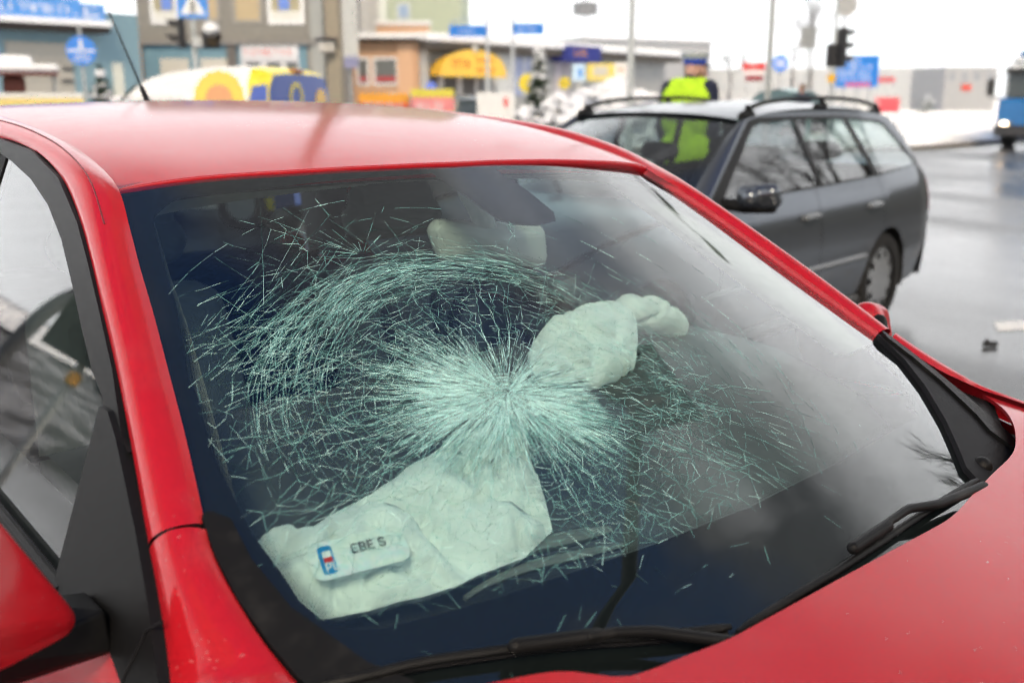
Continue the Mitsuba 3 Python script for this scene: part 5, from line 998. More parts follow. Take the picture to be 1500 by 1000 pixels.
for i in range(2):
    k = thing('direction_sign', ('blue direction sign on the left of the two tall posts, above the yellow awning', 'blue direction sign on the right of the two tall posts, before the snowy spruce')[i], 'road sign')
    P = np.array((22.37, 28.94, 3.49) if i == 0 else (23.08, 28.35, 3.49)); post(k, P[0], P[1], 4.35, 0.07, 0.06, (0.40, 0.42, 0.44))
    c = np.array((21.83, 29.38, 3.83) if i == 0 else (23.53, 27.99, 3.90)); a_, r, n = panel(k, c, 1.38 if i == 0 else 1.12, 0.38, (0.02, 0.16, 0.55), 'blade', 0.05)
    text_on(a_, scribble(0.75, 0.16, 80 + i), c + r * -0.40 - [0, 0, 0.10], r, n, 0.004, (0.50, 0.60, 0.80))
    w_ = 0.69 if i == 0 else 0.56
    put('arch', tube([c + r * w_ * math.cos(t_) + np.array([0, 0, 0.20 + 0.22 * math.sin(t_)]) for t_ in np.linspace(0, math.pi, 15)], 0.02, 6), 'satin', (0.30, 0.40, 0.55), parent=k, smooth=True)
k = thing('parking_sign', 'blue and white sign on a broad grey post before the grey hall', 'sign')
P = np.array((26.34, 28.27, 2.40)); post(k, P[0], P[1], P[2] - 0.3, 0.17, 0.17, (0.36, 0.36, 0.35)); a_, r, n = panel(k, P, 0.48, 0.66, (0.52, 0.68, 0.82), 'board', 0.06); text_on(a_, bx((0.05, 0, 0), (0.14, 0.36, 0.006)), P, r, n, 0.005, (0.03, 0.20, 0.60), 'symbol')
k = thing('yellow_board', 'wide pale yellow advertising board right of the blue and white sign', 'sign')
P = np.array((29.80, 30.60, 2.52)); a_, r, n = panel(k, P, 1.15, 0.72, (0.72, 0.58, 0.14), 'board', 0.06); text_on(a_, bx((0, 0.04, 0), (0.62, 0.40, 0.006)), P, r, n, 0.005, (0.52, 0.50, 0.44), 'grey_print')
for s_ in (-0.4, 0.4): post(k, P[0] + r[0] * s_, P[1] + r[1] * s_, P[2], 0.04, 0.04, STEEL, 'leg')
k = thing('white_board', 'white advertising board with an orange mark next to the yellow board', 'sign')
P = np.array((30.62, 30.19, 2.58)); a_, r, n = panel(k, P, 0.62, 0.66, (0.72, 0.70, 0.69), 'board', 0.06); text_on(a_, bx((0, 0.05, 0), (0.26, 0.12, 0.006)), P, r, n, 0.005, (0.70, 0.22, 0.10), 'mark'); post(k, P[0], P[1], P[2], 0.04, 0.04, STEEL, 'leg')
for i in range(2):
    k = thing('yellow_flag', ('larger yellow flag left of the snowy spruce', 'smaller yellow flag right of the snowy spruce')[i], 'flag')
    P = np.array((28.04, 33.34, 2.08) if i == 0 else (29.29, 32.32, 2.08)); a_, r, n = panel(k, P, 0.80 if i == 0 else 0.5, 0.8, (0.70, 0.56, 0.04), 'cloth', 0.02, 'disc'); text_on(a_, bx((0.0, 0.0, 0), (0.30, 0.10, 0.006)), P, r, n, 0.004, (0.30, 0.22, 0.05), 'mark'); post(k, P[0], P[1], P[2], 0.03, 0.03, STEEL)
def board(name, lab, P, w_, h_, bands, seed, cat='banner'):
    k = thing(name, lab, cat); P = np.array(P); r, n = facing(P[0], P[1])
    for nm, z0, z1, col in bands: panel(k, P + [0, 0, (z0 + z1) / 2 * h_], w_, (z1 - z0) * h_ - 0.002, col, nm, 0.03)
    if seed: text_on(k, scribble(w_ * 0.8, h_ * 0.28, seed), P - r * w_ * 0.42 + [0, 0, -0.22 * h_], r, n, 0.004, (0.75, 0.70, 0.70))
    for s_ in (-0.45, 0.45): post(k, P[0] + r[0] * s_ * w_ - n[0] * 0.08, P[1] + r[1] * s_ * w_ - n[1] * 0.08, P[2] + h_ * 0.45, 0.02, 0.02, STEEL, 'leg')
board('orange_banner', 'orange and red sale banner behind the red roof', (11.86, 19.45, 1.35), 1.15, 0.46, (('orange_band', 0.05, 0.5, (0.75, 0.34, 0.04)), ('red_band', -0.5, 0.05, (0.66, 0.10, 0.05))), 91)
board('yellow_banner', 'yellow and pink banner right of the orange one', (12.74, 18.73, 1.35), 1.00, 0.66, (('yellow_band', 0.22, 0.5, (0.68, 0.60, 0.08)), ('pink_band', -0.28, 0.22, (0.72, 0.24, 0.25)), ('lower_band', -0.5, -0.28, (0.70, 0.58, 0.08))), 92)
board('white_fence_banner', 'white banner with a small red mark left of the second direction post', (15.75, 20.14, 1.26), 0.98, 0.72, (('cloth', -0.5, 0.5, (0.74, 0.75, 0.76)),), 0)
P = np.array((15.96, 19.97, 1.36)); r, n = facing(P[0], P[1]); text_on('white_fence_banner', bx((0, 0, 0), (0.11, 0.24, 0.006)), P, r, n, 0.006, (0.65, 0.12, 0.12), 'red_mark')
board('fair_banner', 'long low yellow and orange banner at the far left edge', (2.82, 15.23, 1.41), 1.9, 0.30, (('white_band', 0.25, 0.5, (0.72, 0.72, 0.70)), ('yellow_band', -0.12, 0.25, (0.75, 0.60, 0.22)), ('orange_band', -0.5, -0.12, (0.75, 0.50, 0.30))), 0)

# snow covered stall at the far left
k = thing('market_stall', 'open market stall with thick snow on its flat roof, far left', 'stall')
P = np.array((4.17, 20.59, 2.03)); r, n = facing(P[0], P[1]); R_ = np.stack([r, -n, [0, 0, 1]], 1)
put('roof', bx(P - [0, 0, 0.10], (1.55, 1.2, 0.05), R=R_), 'matte', (0.16, 0.06, 0.05), parent=k, smooth=False); put('roof_snow', bx(P + [0, 0, 0.0], (1.6, 1.25, 0.16), 0.06, R=R_), 'matte', (0.80, 0.81, 0.84), parent=k, smooth=False)
put('snow_heap', blob([[(tuple(P - r * 0.7 + [0, 0, 0.16]), 0.11), (tuple(P + r * 0.25 + [0, 0, 0.15]), 0.10)]], 0.08, 3), 'matte', (0.80, 0.81, 0.84), parent=k, smooth=True)
for a, b in ((-0.7, -0.5), (0.7, -0.5), (-0.7, 0.5), (0.7, 0.5)): put('leg', cyl(P + r * a + n * b - [0, 0, P[2]], P + r * a + n * b - [0, 0, 0.1], 0.025, 8), 'satin', STEEL, parent=k)
put('hanging_cloth', bx(P + r * -0.02 - [0, 0, 0.30], (0.40, 0.5, 0.36), 0.06, R=R_), 'matte', (0.20, 0.075, 0.06), parent=k, smooth=False); put('counter', bx(P - r * 0.65 - [0, 0, 0.35], (0.30, 0.8, 0.35), 0.02, R=R_), 'matte', (0.16, 0.30, 0.58), parent=k, smooth=False)

# ------------------------------------------------------------------ vehicles beyond
def car_at(name, label, P, yaw, col, size=(4.1, 1.72, 1.45), beacon=False, group=None, snow=False, glass_col=(0.06, 0.075, 0.08)):
    """a distant parked car: lofted body and cabin, wheels, lamps"""
    k = thing(name, label, 'car', group); L_, W_, H_ = size
    M = trimesh.transformations.rotation_matrix(yaw, [0, 0, 1]); M[:3, 3] = [P[0], P[1], 0]
    def tr(m): m = m.copy(); m.apply_transform(M); return m
    us = np.linspace(-0.5, 0.5, 25) * L_
    top = np.interp(us / L_, [-0.5, -0.47, -0.22, 0.25, 0.46, 0.5], [0.50, 0.62, 0.66, 0.68, 0.64, 0.50]) * H_
    rows = []
    for u, t_ in zip(us, top):
        e = (1 - abs(2 * u / L_) ** 8 * 0.25) * W_ / 2
        rows.append([(u, y * e, z_) for y, z_ in ((-0.92, 0.22), (-1.0, 0.42), (-0.99, t_ * 0.85), (-0.90, t_ * 0.98), (0, t_ + 0.02), (0.90, t_ * 0.98), (0.99, t_ * 0.85), (1.0, 0.42), (0.92, 0.22))])
    put('body', tr(grid(rows)), 'gloss', col, parent=k, smooth=40)
    cs = np.linspace(-0.30, 0.42, 17) * L_
    ct = np.interp(cs / L_, [-0.30, -0.10, 0.12, 0.30, 0.42], [0.62, 0.96, 1.0, 0.95, 0.66]) * H_
    rows = [[(u, y * W_ / 2, z_) for y, z_ in ((-0.93, 0.62 * H_), (-0.72, t_ - 0.03), (-0.5, t_), (0.5, t_), (0.72, t_ - 0.03), (0.93, 0.62 * H_))] for u, t_ in zip(cs, ct)]
    put('windows', tr(grid(rows)), 'gloss', glass_col, parent=k, smooth=30)
    rr = np.linspace(-0.12, 0.32, 12) * L_; rt = np.interp(rr / L_, [-0.12, 0.12, 0.32], [0.95, 1.005, 0.945]) * H_ + 0.012
    put('roof', tr(grid([[(u, y * W_ / 2, z_ - 0.05 * y * y) for y in np.linspace(-0.73, 0.73, 7)] for u, z_ in zip(rr, rt)])), 'gloss', (0.80, 0.81, 0.83) if snow else col, parent=k, smooth=40)
    for s1 in (-1, 1):
        for u in (-0.31, 0.31):
            w_ = put('wheel', tr(cyl((u * L_, s1 * W_ * 0.36, 0.31), (u * L_, s1 * W_ * 0.505, 0.31), 0.31, 18)), 'matte', (0.02, 0.02, 0.02), parent=k); put('rim', tr(cyl((u * L_, s1 * W_ * 0.5, 0.31), (u * L_, s1 * W_ * 0.512, 0.31), 0.19, 14)), 'metal', (0.45, 0.46, 0.48), parent=w_)
        put('headlight', tr(bx((-0.475 * L_, s1 * W_ * 0.36, 0.60 * H_ * 0.80), (0.12, 0.30, 0.13), 0.04)), 'gloss', (0.6, 0.62, 0.64), parent=k, smooth=False)
        put('tail_lamp', tr(bx((0.478 * L_, s1 * W_ * 0.40, 0.55 * H_), (0.10, 0.20, 0.22), 0.03)), 'gloss', (0.35, 0.015, 0.015), parent=k, smooth=False)
    if beacon:
        put('beacon_bar', tr(bx((0.05 * L_, 0, H_ + 0.05), (0.25, 0.5, 0.06), 0.02)), 'satin', (0.6, 0.6, 0.62), parent=k, smooth=False)
        put('beacon', tr(tube([(0.05 * L_, 0, H_ + 0.08), (0.05 * L_, 0, H_ + 0.24), (0.05 * L_, 0, H_ + 0.32)], [0.16, 0.15, 0.06], 16)), 'gloss', (0.06, 0.13, 0.60), parent=k, smooth=True)
    return k
car_at('beacon_car', 'white car with a blue beacon behind the yellow and pink banner', (16.58, 24.64, 1.34), -YAW + 0.3, (0.72, 0.72, 0.74), size=(4.2, 1.75, 1.62), beacon=True)
car_at('white_car', 'white snowed over car partly hidden by the orange sale banner', (14.45, 23.80, 1.35), -YAW + 0.15, (0.70, 0.71, 0.73), size=(3.2, 1.7, 1.60), snow=True)
car_at('dark_car', 'dark car parked nose out between the yellow banner and the white banner', (17.66, 23.75, 1.34), -YAW - 1.35, (0.05, 0.055, 0.06), size=(3.9, 1.6, 1.50), snow=False)
car_at('snowy_white_car', 'white car under snow at the foot of the thinner lamp post', (28.01, 21.72, 1.32), -YAW + 0.1, (0.70, 0.72, 0.74), size=(3.6, 1.7, 1.42), snow=True)
car_at('teal_car', 'pale teal car seen past the thinner lamp post', (26.52, 19.06, 1.33), -YAW - 0.9, (0.20, 0.34, 0.35), size=(3.4, 1.65, 1.75), glass_col=(0.05, 0.10, 0.11))

# white van: full flank with a sunflower, yellow and blue tail
V = thing('delivery_van', 'white delivery van with a sunflower on its side and a yellow and blue tail', 'van')
VA = -YAW - 0.25; VP = np.array((4.74, 10.03, 1.52)) - 1.3 * np.array([math.cos(VA), math.sin(VA), 0])
VM = trimesh.transformations.rotation_matrix(VA, [0, 0, 1]); VM[:3, 3] = [VP[0], VP[1], 0]
def vt(m): m = m.copy(); m.apply_transform(VM); return m
vw = 0.83
vu = [-1.72, -1.66, -1.35, -1.05, -0.80, -0.55, -0.30, 0.0, 0.5, 0.9, 1.12, 1.24, 1.30]
vz = [0.62, 0.78, 0.94, 1.02, 1.30, 1.56, 1.72, 1.80, 1.84, 1.845, 1.835, 1.80, 1.76]
VZ = PchipInterpolator(vu, vz)
def v_row(u, lo=0.25):
    t_ = float(VZ(u)); e = vw * (1 - 0.10 * max(0, (-1.2 - u) / 0.5) ** 2); tum = lambda z_: e - 0.10 * max(0, z_ - 1.0)
    return [(u, y * tum(z_), z_) for y, z_ in ((-0.96, lo), (-1, 0.45), (-1, min(0.95, t_ * .85)), (-1, t_ * 0.90), (-0.88, t_ * 0.985), (-0.5, t_), (0.5, t_), (0.88, t_ * 0.985), (1, t_ * 0.90), (1, min(0.95, t_ * .85)), (1, 0.45), (0.96, lo))]
put('body', vt(grid([v_row(u) for u in np.linspace(-1.72, 1.04, 40)])), 'gloss', (0.76, 0.76, 0.75), parent=V, smooth=40)
put('tail_section', vt(grid([v_row(u) for u in np.linspace(1.04, 1.30, 12)])), 'gloss', (0.74, 0.62, 0.03), parent=V, smooth=40, label='yellow rear part of the van')
end = v_row(1.30); c_ = np.mean(end, 0)
put('rear_doors', vt(trimesh.Trimesh(np.vstack([end, [c_]]) + [0.004, 0, 0], [(i, (i + 1) % 12, 12) for i in range(12)], process=False)), 'gloss', (0.04, 0.085, 0.36), parent=V, smooth=False, label='blue rear doors of the van')
def v_side(p, off=0.006, sgn=-1): 
    return lambda a, z_: np.stack([a, sgn * (vw - 0.10 * np.clip(z_ - 1.0, 0, 2) + off), z_], -1)
put('blue_flash', vt(sheet(poly([(1.0, 0.4), (1.0, 1.42), (1.06, 1.48), (1.10, 1.62), (1.28, 1.64), (1.29, 0.4)]), 0.1, v_side(0, 0.006))), 'gloss', (0.04, 0.085, 0.40), parent=V, smooth=True)
sunp = sg.Point(0.68, 1.47).buffer(0.23, 24); pet = sg.MultiPolygon([sg.Point(0.68 + 0.25 * math.cos(a), 1.47 + 0.25 * math.sin(a)).buffer(0.075, 8) for a in np.arange(16) * math.pi / 8]).buffer(0)
sk = put('sunflower', vt(sheet(pet.union(sunp).buffer(0), 0.06, v_side(0, 0.004))), 'gloss', (0.78, 0.55, 0.06), parent=V, smooth=True); put('flower_heart', vt(sheet(sg.Point(0.68, 1.47).buffer(0.17, 24), 0.06, v_side(0, 0.008))), 'gloss', (0.66, 0.30, 0.12), parent=sk, smooth=True)
tm = meshkit.text_mesh('energa', 0.17, 0.004); v_ = np.asarray(tm.vertices); put('lettering', vt(trimesh.Trimesh(np.stack([v_[:, 0] - 0.52, -(vw - 0.10 * np.clip(v_[:, 1] + 1.38 - 1.0, 0, 2) + 0.005 + v_[:, 2]), v_[:, 1] + 1.38], 1), tm.faces, process=False)), 'gloss', (0.50, 0.51, 0.53), parent=V, smooth=False)
put('side_window', vt(sheet(poly([(-1.18, 1.02), (-0.95, 1.24), (-0.74, 1.40), (-0.60, 1.42), (-0.60, 1.02)]).buffer(-0.02).buffer(0.02), 0.08, v_side(0, 0.006))), 'gloss', (0.20, 0.30, 0.28), parent=V, smooth=True)
put('windshield', vt(grid([[(u - 0.01, y * 0.68, float(VZ(u)) + 0.008) for y in np.linspace(-1, 1, 7)] for u in np.linspace(-1.04, -0.45, 8)])), 'gloss', (0.09, 0.12, 0.12), parent=V, smooth=True)
put('rear_lamp', vt(bx((1.27, 0, 1.80), (0.10, 0.24, 0.035), 0.01)), 'gloss', (0.30, 0.03, 0.02), parent=V, smooth=False)
ringy = sg.Point(0, 0).buffer(0.17).difference(sg.Point(0, 0).buffer(0.12)); m = trimesh.creation.extrude_polygon(ringy.union(sg.box(-0.12, -0.17, 0.12, -0.10)), 0.004, engine='earcut'); put('badge', vt(place(m, (1.312, -0.12, 1.50), (0, 1, 0), (0, 0, 1))), 'gloss', (0.66, 0.56, 0.08), parent=V, smooth=False)
put('rear_flower', vt(place(trimesh.creation.extrude_polygon(sg.Point(0, 0).buffer(0.15, 12), 0.004, engine='earcut'), (1.312, 0.55, 1.45), (0, 1, 0), (0, 0, 1))), 'gloss', (0.72, 0.45, 0.10), parent=V, smooth=False)
for s1 in (-1, 1):
    for u in (-1.15, 0.90):
        w_ = put('wheel', vt(cyl((u, s1 * 0.62, 0.31), (u, s1 * 0.84, 0.31), 0.31, 18)), 'matte', (0.02, 0.02, 0.02), parent=V); put('rim', vt(cyl((u, s1 * 0.83, 0.31), (u, s1 * 0.845, 0.31), 0.19, 14)), 'metal', (0.45, 0.46, 0.48), parent=w_)

# blue lorry at the right edge
LO = thing('blue_lorry', 'blue lorry with a lit headlamp coming along the road at the right edge', 'truck')
LP = np.array((30.00, 13.62, 1.34)); la = -math.radians(80); LM = trimesh.transformations.rotation_matrix(la, [0, 0, 1]); LM[:3, 3] = [LP[0], LP[1], 0]
def lt(m): m = m.copy(); m.apply_transform(LM); return m
# x across (to the right of the picture), y away from the camera
put('lower_cab', lt(bx((1.15, 0.9, 1.02), (2.3, 1.8, 0.85), 0.08)), 'gloss', (0.015, 0.15, 0.42), parent=LO, smooth=False)
put('upper_cab', lt(bx((1.18, 0.98, 1.95), (2.2, 1.6, 1.0), 0.08)), 'gloss', (0.55, 0.57, 0.58), parent=LO, smooth=False)
put('windshield', lt(bx((1.2, 0.17, 1.83), (2.0, 0.06, 0.72), 0.02)), 'gloss', (0.05, 0.065, 0.07), parent=LO, smooth=False)
put('sun_visor', lt(bx((1.2, 0.05, 2.26), (2.15, 0.30, 0.12), 0.02)), 'satin', (0.04, 0.04, 0.04), parent=LO, smooth=False)
put('roof_cap', lt(bx((1.2, 1.0, 2.55), (2.0, 1.5, 0.25), 0.1)), 'gloss', (0.60, 0.62, 0.64), parent=LO, smooth=False)
put('roof_sign', lt(bx((1.3, 0.8, 2.83), (1.5, 0.3, 0.32), 0.04)), 'gloss', (0.06, 0.22, 0.62), parent=LO, smooth=False)
put('bumper', lt(bx((1.15, -0.02, 0.50), (2.3, 0.35, 0.34), 0.05)), 'satin', (0.05, 0.05, 0.055), parent=LO, smooth=False)
put('cargo_box', lt(bx((1.15, 5.0, 1.75), (2.4, 6.0, 2.3), 0.03)), 'satin', (0.10, 0.20, 0.42), parent=LO, smooth=False)
for x in (0.26, 2.04):
    hk = put('headlamp_housing', lt(bx((x, -0.02, 0.68), (0.36, 0.10, 0.24), 0.03)), 'satin', (0.2, 0.2, 0.2), parent=LO, smooth=False)
    key = put('headlamp', lt(place(trimesh.creation.cylinder(0.11, 0.02, sections=20), (x, -0.085, 0.68), (1, 0, 0), (0, 0, 1))), 'matte', (0.9, 0.8, 0.6), parent=hk, smooth=False)
    scene[key]['emitter'] = {'type': 'area', 'radiance': {'type': 'rgb', 'value': [1.0, 0.72, 0.42]}}
for x in (0.16, 2.14):
    for y in (1.0, 6.5): put('wheel', lt(cyl((x - 0.14, y, 0.45), (x + 0.14, y, 0.45), 0.45, 20)), 'matte', (0.02, 0.02, 0.02), parent=LO)
put('mirror_arm', lt(tube([(0.05, 0.1, 2.1), (-0.22, -0.05, 2.05), (-0.22, -0.05, 1.5), (0.03, 0.1, 1.45)], 0.025, 6)), 'satin', (0.03, 0.03, 0.03), parent=LO, smooth=True); put('mirror', lt(bx((-0.24, -0.05, 1.78), (0.22, 0.10, 0.46), 0.04)), 'satin', (0.035, 0.035, 0.035), parent=LO, smooth=False)

# ------------------------------------------------------------------ people
def person(label, P, yaw, h=1.78, cloth=(0.018, 0.022, 0.045), vest=None, cap=False, look=0.0, hair=(0.10, 0.08, 0.06), bow_=0.0, slim=1.0, trousers=(0.02, 0.022, 0.035)):
    k = thing('person', label, 'person'); s_ = h / 1.78
    M = trimesh.transformations.rotation_matrix(yaw, [0, 0, 1]); M[:3, :3] *= s_; M[:3, 1] *= slim; M[:3, 3] = [P[0], P[1], 0]
    def tr(m): m = m.copy(); m.apply_transform(M); return m
    # faces +x; y to its left
    J = lambda x, y, z_, r_: ((x, y, z_), r_)
    ha = look; hd = lambda x, y, z_: (0.045 + bow_ + x * math.cos(ha) - y * math.sin(ha), x * math.sin(ha) + y * math.cos(ha), z_ - bow_ * 1.1)
    torso = [[J(0, 0, 0.98, 0.13), J(0.0, 0, 1.20, 0.125), J(0, 0, 1.38, 0.11), J(0.02, 0, 1.50, 0.055), J(0.03, 0, 1.56, 0.055)], [J(0, -0.10, 1.34, 0.10), J(0, 0.10, 1.34, 0.10)], [J(0, -0.08, 1.0, 0.12), J(0, 0.08, 1.0, 0.12)]]
    head = [[(hd(0.0, 0, 1.66), 0.090), (hd(-0.02, 0, 1.685), 0.092)], [(hd(0.02, 0, 1.645), 0.075), (hd(0.045, 0, 1.585), 0.045)], [(hd(0.085, 0, 1.655), 0.012), (hd(0.108, 0, 1.628), 0.013)], [(hd(0.0, 0.088, 1.645), 0.022)], [(hd(0.0, -0.088, 1.645), 0.022)]]
    arms, hands = [], []
    for y in (-1, 1):
        arms.append([J(0, y * 0.185, 1.42, 0.065), J(-0.01, y * 0.235, 1.14, 0.052), J(0.10, y * 0.20, 0.92, 0.040)])
        hw = np.array([0.12, y * 0.195, 0.885]); hands.append([(tuple(hw), 0.032), (tuple(hw + [0.03, 0, -0.06]), 0.030)])
        for i, ln in enumerate((0.070, 0.085, 0.080, 0.060)): hands.append([(tuple(hw + [0.05 - 0.018 * i, 0, -0.08]), 0.009), (tuple(hw + [0.065 - 0.018 * i, -y * 0.01, -0.08 - ln * 0.6]), 0.008), (tuple(hw + [0.06 - 0.018 * i, -y * 0.03, -0.08 - ln]), 0.007)])
        hands.append([(tuple(hw + [0.03, -y * 0.01, -0.02]), 0.011), (tuple(hw + [0.07, -y * 0.03, -0.07]), 0.009)])
    legs = [[J(0, y * 0.09, 0.94, 0.09), J(0.02, y * 0.10, 0.50, 0.062), J(-0.01, y * 0.11, 0.10, 0.045)] for y in (-1, 1)]
    put('body', tr(blob(torso + head + arms + hands + legs, 0.022, 6)), 'satin', (0.42, 0.24, 0.18), parent=k, smooth=True)
    jk = put('jacket', tr(blob([[(p_, r_ + 0.022) for p_, r_ in torso[0][:3]], [(p_, r_ + 0.022) for p_, r_ in torso[1]], [(p_, r_ + 0.022) for p_, r_ in torso[2]], [J(0.01, 0, 1.45, 0.085), J(0.015, 0, 1.49, 0.068)]] + [[(p_, r_ + 0.018) for p_, r_ in a] for a in arms], 0.035, 6)), 'matte', cloth, parent=k, smooth=True)
    put('trousers', tr(blob([[(p_, r_ + 0.015) for p_, r_ in l] for l in legs] + [[J(0, -0.08, 0.97, 0.125), J(0, 0.08, 0.97, 0.125)]], 0.04, 5)), 'matte', trousers, parent=k, smooth=True)
    for y in (-1, 1): put('boot', tr(blob([[J(-0.03, y * 0.11, 0.07, 0.055), J(0.14, y * 0.12, 0.045, 0.042)], [J(-0.02, y * 0.11, 0.18, 0.055), J(-0.03, y * 0.11, 0.07, 0.055)]], 0.03, 4)), 'satin', (0.015, 0.015, 0.015), parent=k, smooth=True)
    put('hair', tr(blob([[(hd(-0.02, 0, 1.698), 0.090), (hd(-0.045, 0, 1.66), 0.068)], [(hd(-0.055, 0, 1.63), 0.05)]], 0.02, 4)), 'matte', hair, parent=k, smooth=True)
    for y in (-1, 1): put('eye', tr(trimesh.creation.icosphere(subdivisions=1, radius=0.010).apply_translation(hd(0.083, y * 0.032, 1.668))), 'gloss', (0.05, 0.04, 0.04), parent=k, smooth=True)
    put('mouth', tr(bx(hd(0.088, 0, 1.592), (0.008, 0.045, 0.008))), 'satin', (0.28, 0.10, 0.09), parent=k, smooth=False)
    if vest:
        vk = put('vest', tr(blob([[J(0, 0, 0.95, 0.165), J(0, 0, 1.20, 0.162), J(0, 0, 1.38, 0.145)], [J(0, -0.115, 1.355, 0.135), J(0, 0.115, 1.355, 0.135)], [J(0, -0.10, 0.97, 0.155), J(0, 0.10, 0.97, 0.155)], [J(0, -0.09, 1.2, 0.155), J(0, 0.09, 1.2, 0.155)], [J(0.0, -0.13, 1.44, 0.075), J(0, 0.13, 1.44, 0.075)]], 0.03, 6)), 'matte', vest, parent=k, smooth=True, label='bright yellow green reflective vest')
        tm = meshkit.text_mesh('POLICJA', 0.068, 0.004, True); w_ = tm.bounds[1][0]; v_ = np.asarray(tm.vertices); yy_ = -(v_[:, 0] - w_ / 2)
        xb = -np.sqrt(np.clip(0.21 ** 2 - (np.abs(yy_) * 0.72) ** 2, 0.001, 1)) + 0.032 - v_[:, 2]
        put('vest_lettering', tr(trimesh.Trimesh(np.stack([xb, yy_, v_[:, 1] + 1.20], 1), tm.faces, process=False)), 'matte', (0.20, 0.22, 0.12), parent=vk, smooth=False)
    if cap:
        t_ = np.linspace(0, 2 * np.pi, 33); ring_ = lambda r_, z_, sx=1.0, dx=0.0: [hd(dx - 0.012 + r_ * sx * math.cos(a), r_ * math.sin(a), z_) for a in t_]
        ck_ = put('cap', tr(grid([ring_(0.101, 1.695), ring_(0.103, 1.735), ring_(0.104, 1.742)])), 'matte', (0.03, 0.06, 0.32), parent=k, smooth=True, label='peaked cap with a blue band and pale crown')
        put('crown', tr(grid([ring_(0.104, 1.738), ring_(0.128, 1.775), ring_(0.122, 1.795), ring_(0.06, 1.80), ring_(0.001, 1.80)])), 'matte', (0.46, 0.49, 0.52), parent=ck_, smooth=40)
        put('peak', tr(grid([[hd(0.085 * math.cos(a) + 0.005, 0.085 * math.sin(a), 1.706) for a in np.linspace(-1.1, 1.1, 15)], [hd(0.085 + 0.085 * math.cos(a), 0.095 * math.sin(a), 1.68) for a in np.linspace(-1.1, 1.1, 15)]])), 'gloss', (0.012, 0.012, 0.015), parent=ck_, smooth=True)
    return k
PP = (5.59, 4.74, 1.52)
person('police officer in a yellow reflective vest and peaked cap turned away behind the estate car', PP, VB - 0.55, 1.95, vest=(0.44, 0.70, 0.03), cap=True, look=-0.75, bow_=0.075, slim=0.86, hair=(0.25, 0.21, 0.18))
person('pedestrian in a dark navy coat standing right of the round blue sign', (23.71, 16.19, 1.54), VB + 0.6, 1.86, cloth=(0.02, 0.028, 0.06))

# ------------------------------------------------------------------ trees and shrubs
def spruce(name, label, P, h, rad, seed, n=900):
    R = np.random.default_rng(seed); k = thing(name, label, 'tree')
    put('trunk', tube([(P[0], P[1], 0), (P[0], P[1], h)], [0.07, 0.015], 8), 'matte', (0.07, 0.05, 0.04), parent=k, smooth=True)
    V_, F_, S_, G_ = [], [], [], []
    for i in range(n):
        z_ = h * (0.06 + 0.93 * R.random() ** 1.25); a = R.uniform(0, 2 * np.pi); rr_ = rad * (1 - z_ / h) ** 0.85 * R.uniform(0.35, 1.08) + 0.03
        b = np.array([P[0], P[1], z_]); d_ = np.array([math.cos(a), math.sin(a), 0]); t_ = b + d_ * rr_ - [0, 0, 0.22 * rr_]; sd = np.array([-d_[1], d_[0], 0])
        w_ = rr_ * R.uniform(0.16, 0.3) + 0.02; m_ = b * 0.35 + t_ * 0.65
        j = len(V_); V_ += [b, m_ + sd * w_ - [0, 0, 0.05], t_, m_ - sd * w_ - [0, 0, 0.05], m_ + [0, 0, 0.03]]; F_ += [(j, j + 1, j + 4), (j + 1, j + 2, j + 4), (j + 2, j + 3, j + 4), (j + 3, j, j + 4)]
        if R.random() < 0.20:
            s1 = R.uniform(0.5, 0.9); c = b * (1 - s1) + t_ * s1 + [0, 0, 0.045]; m = trimesh.creation.icosphere(subdivisions=1, radius=R.uniform(0.05, 0.13)); m.apply_scale([1.2, 1.2, 0.45]); m.apply_translation(c); S_.append(m)
    put('needles', (np.array(V_), np.array(F_)), 'matte', (0.028, 0.045, 0.022), parent=k, smooth=False); put('snow_tufts', S_, 'matte', (0.80, 0.81, 0.84), parent=k, smooth=True, kind='stuff')
    return k
spruce('snowy_spruce', 'slim spruce laden with snow before the grey hall', (26.45, 30.77, 1.56), 3.75, 0.95, 3)
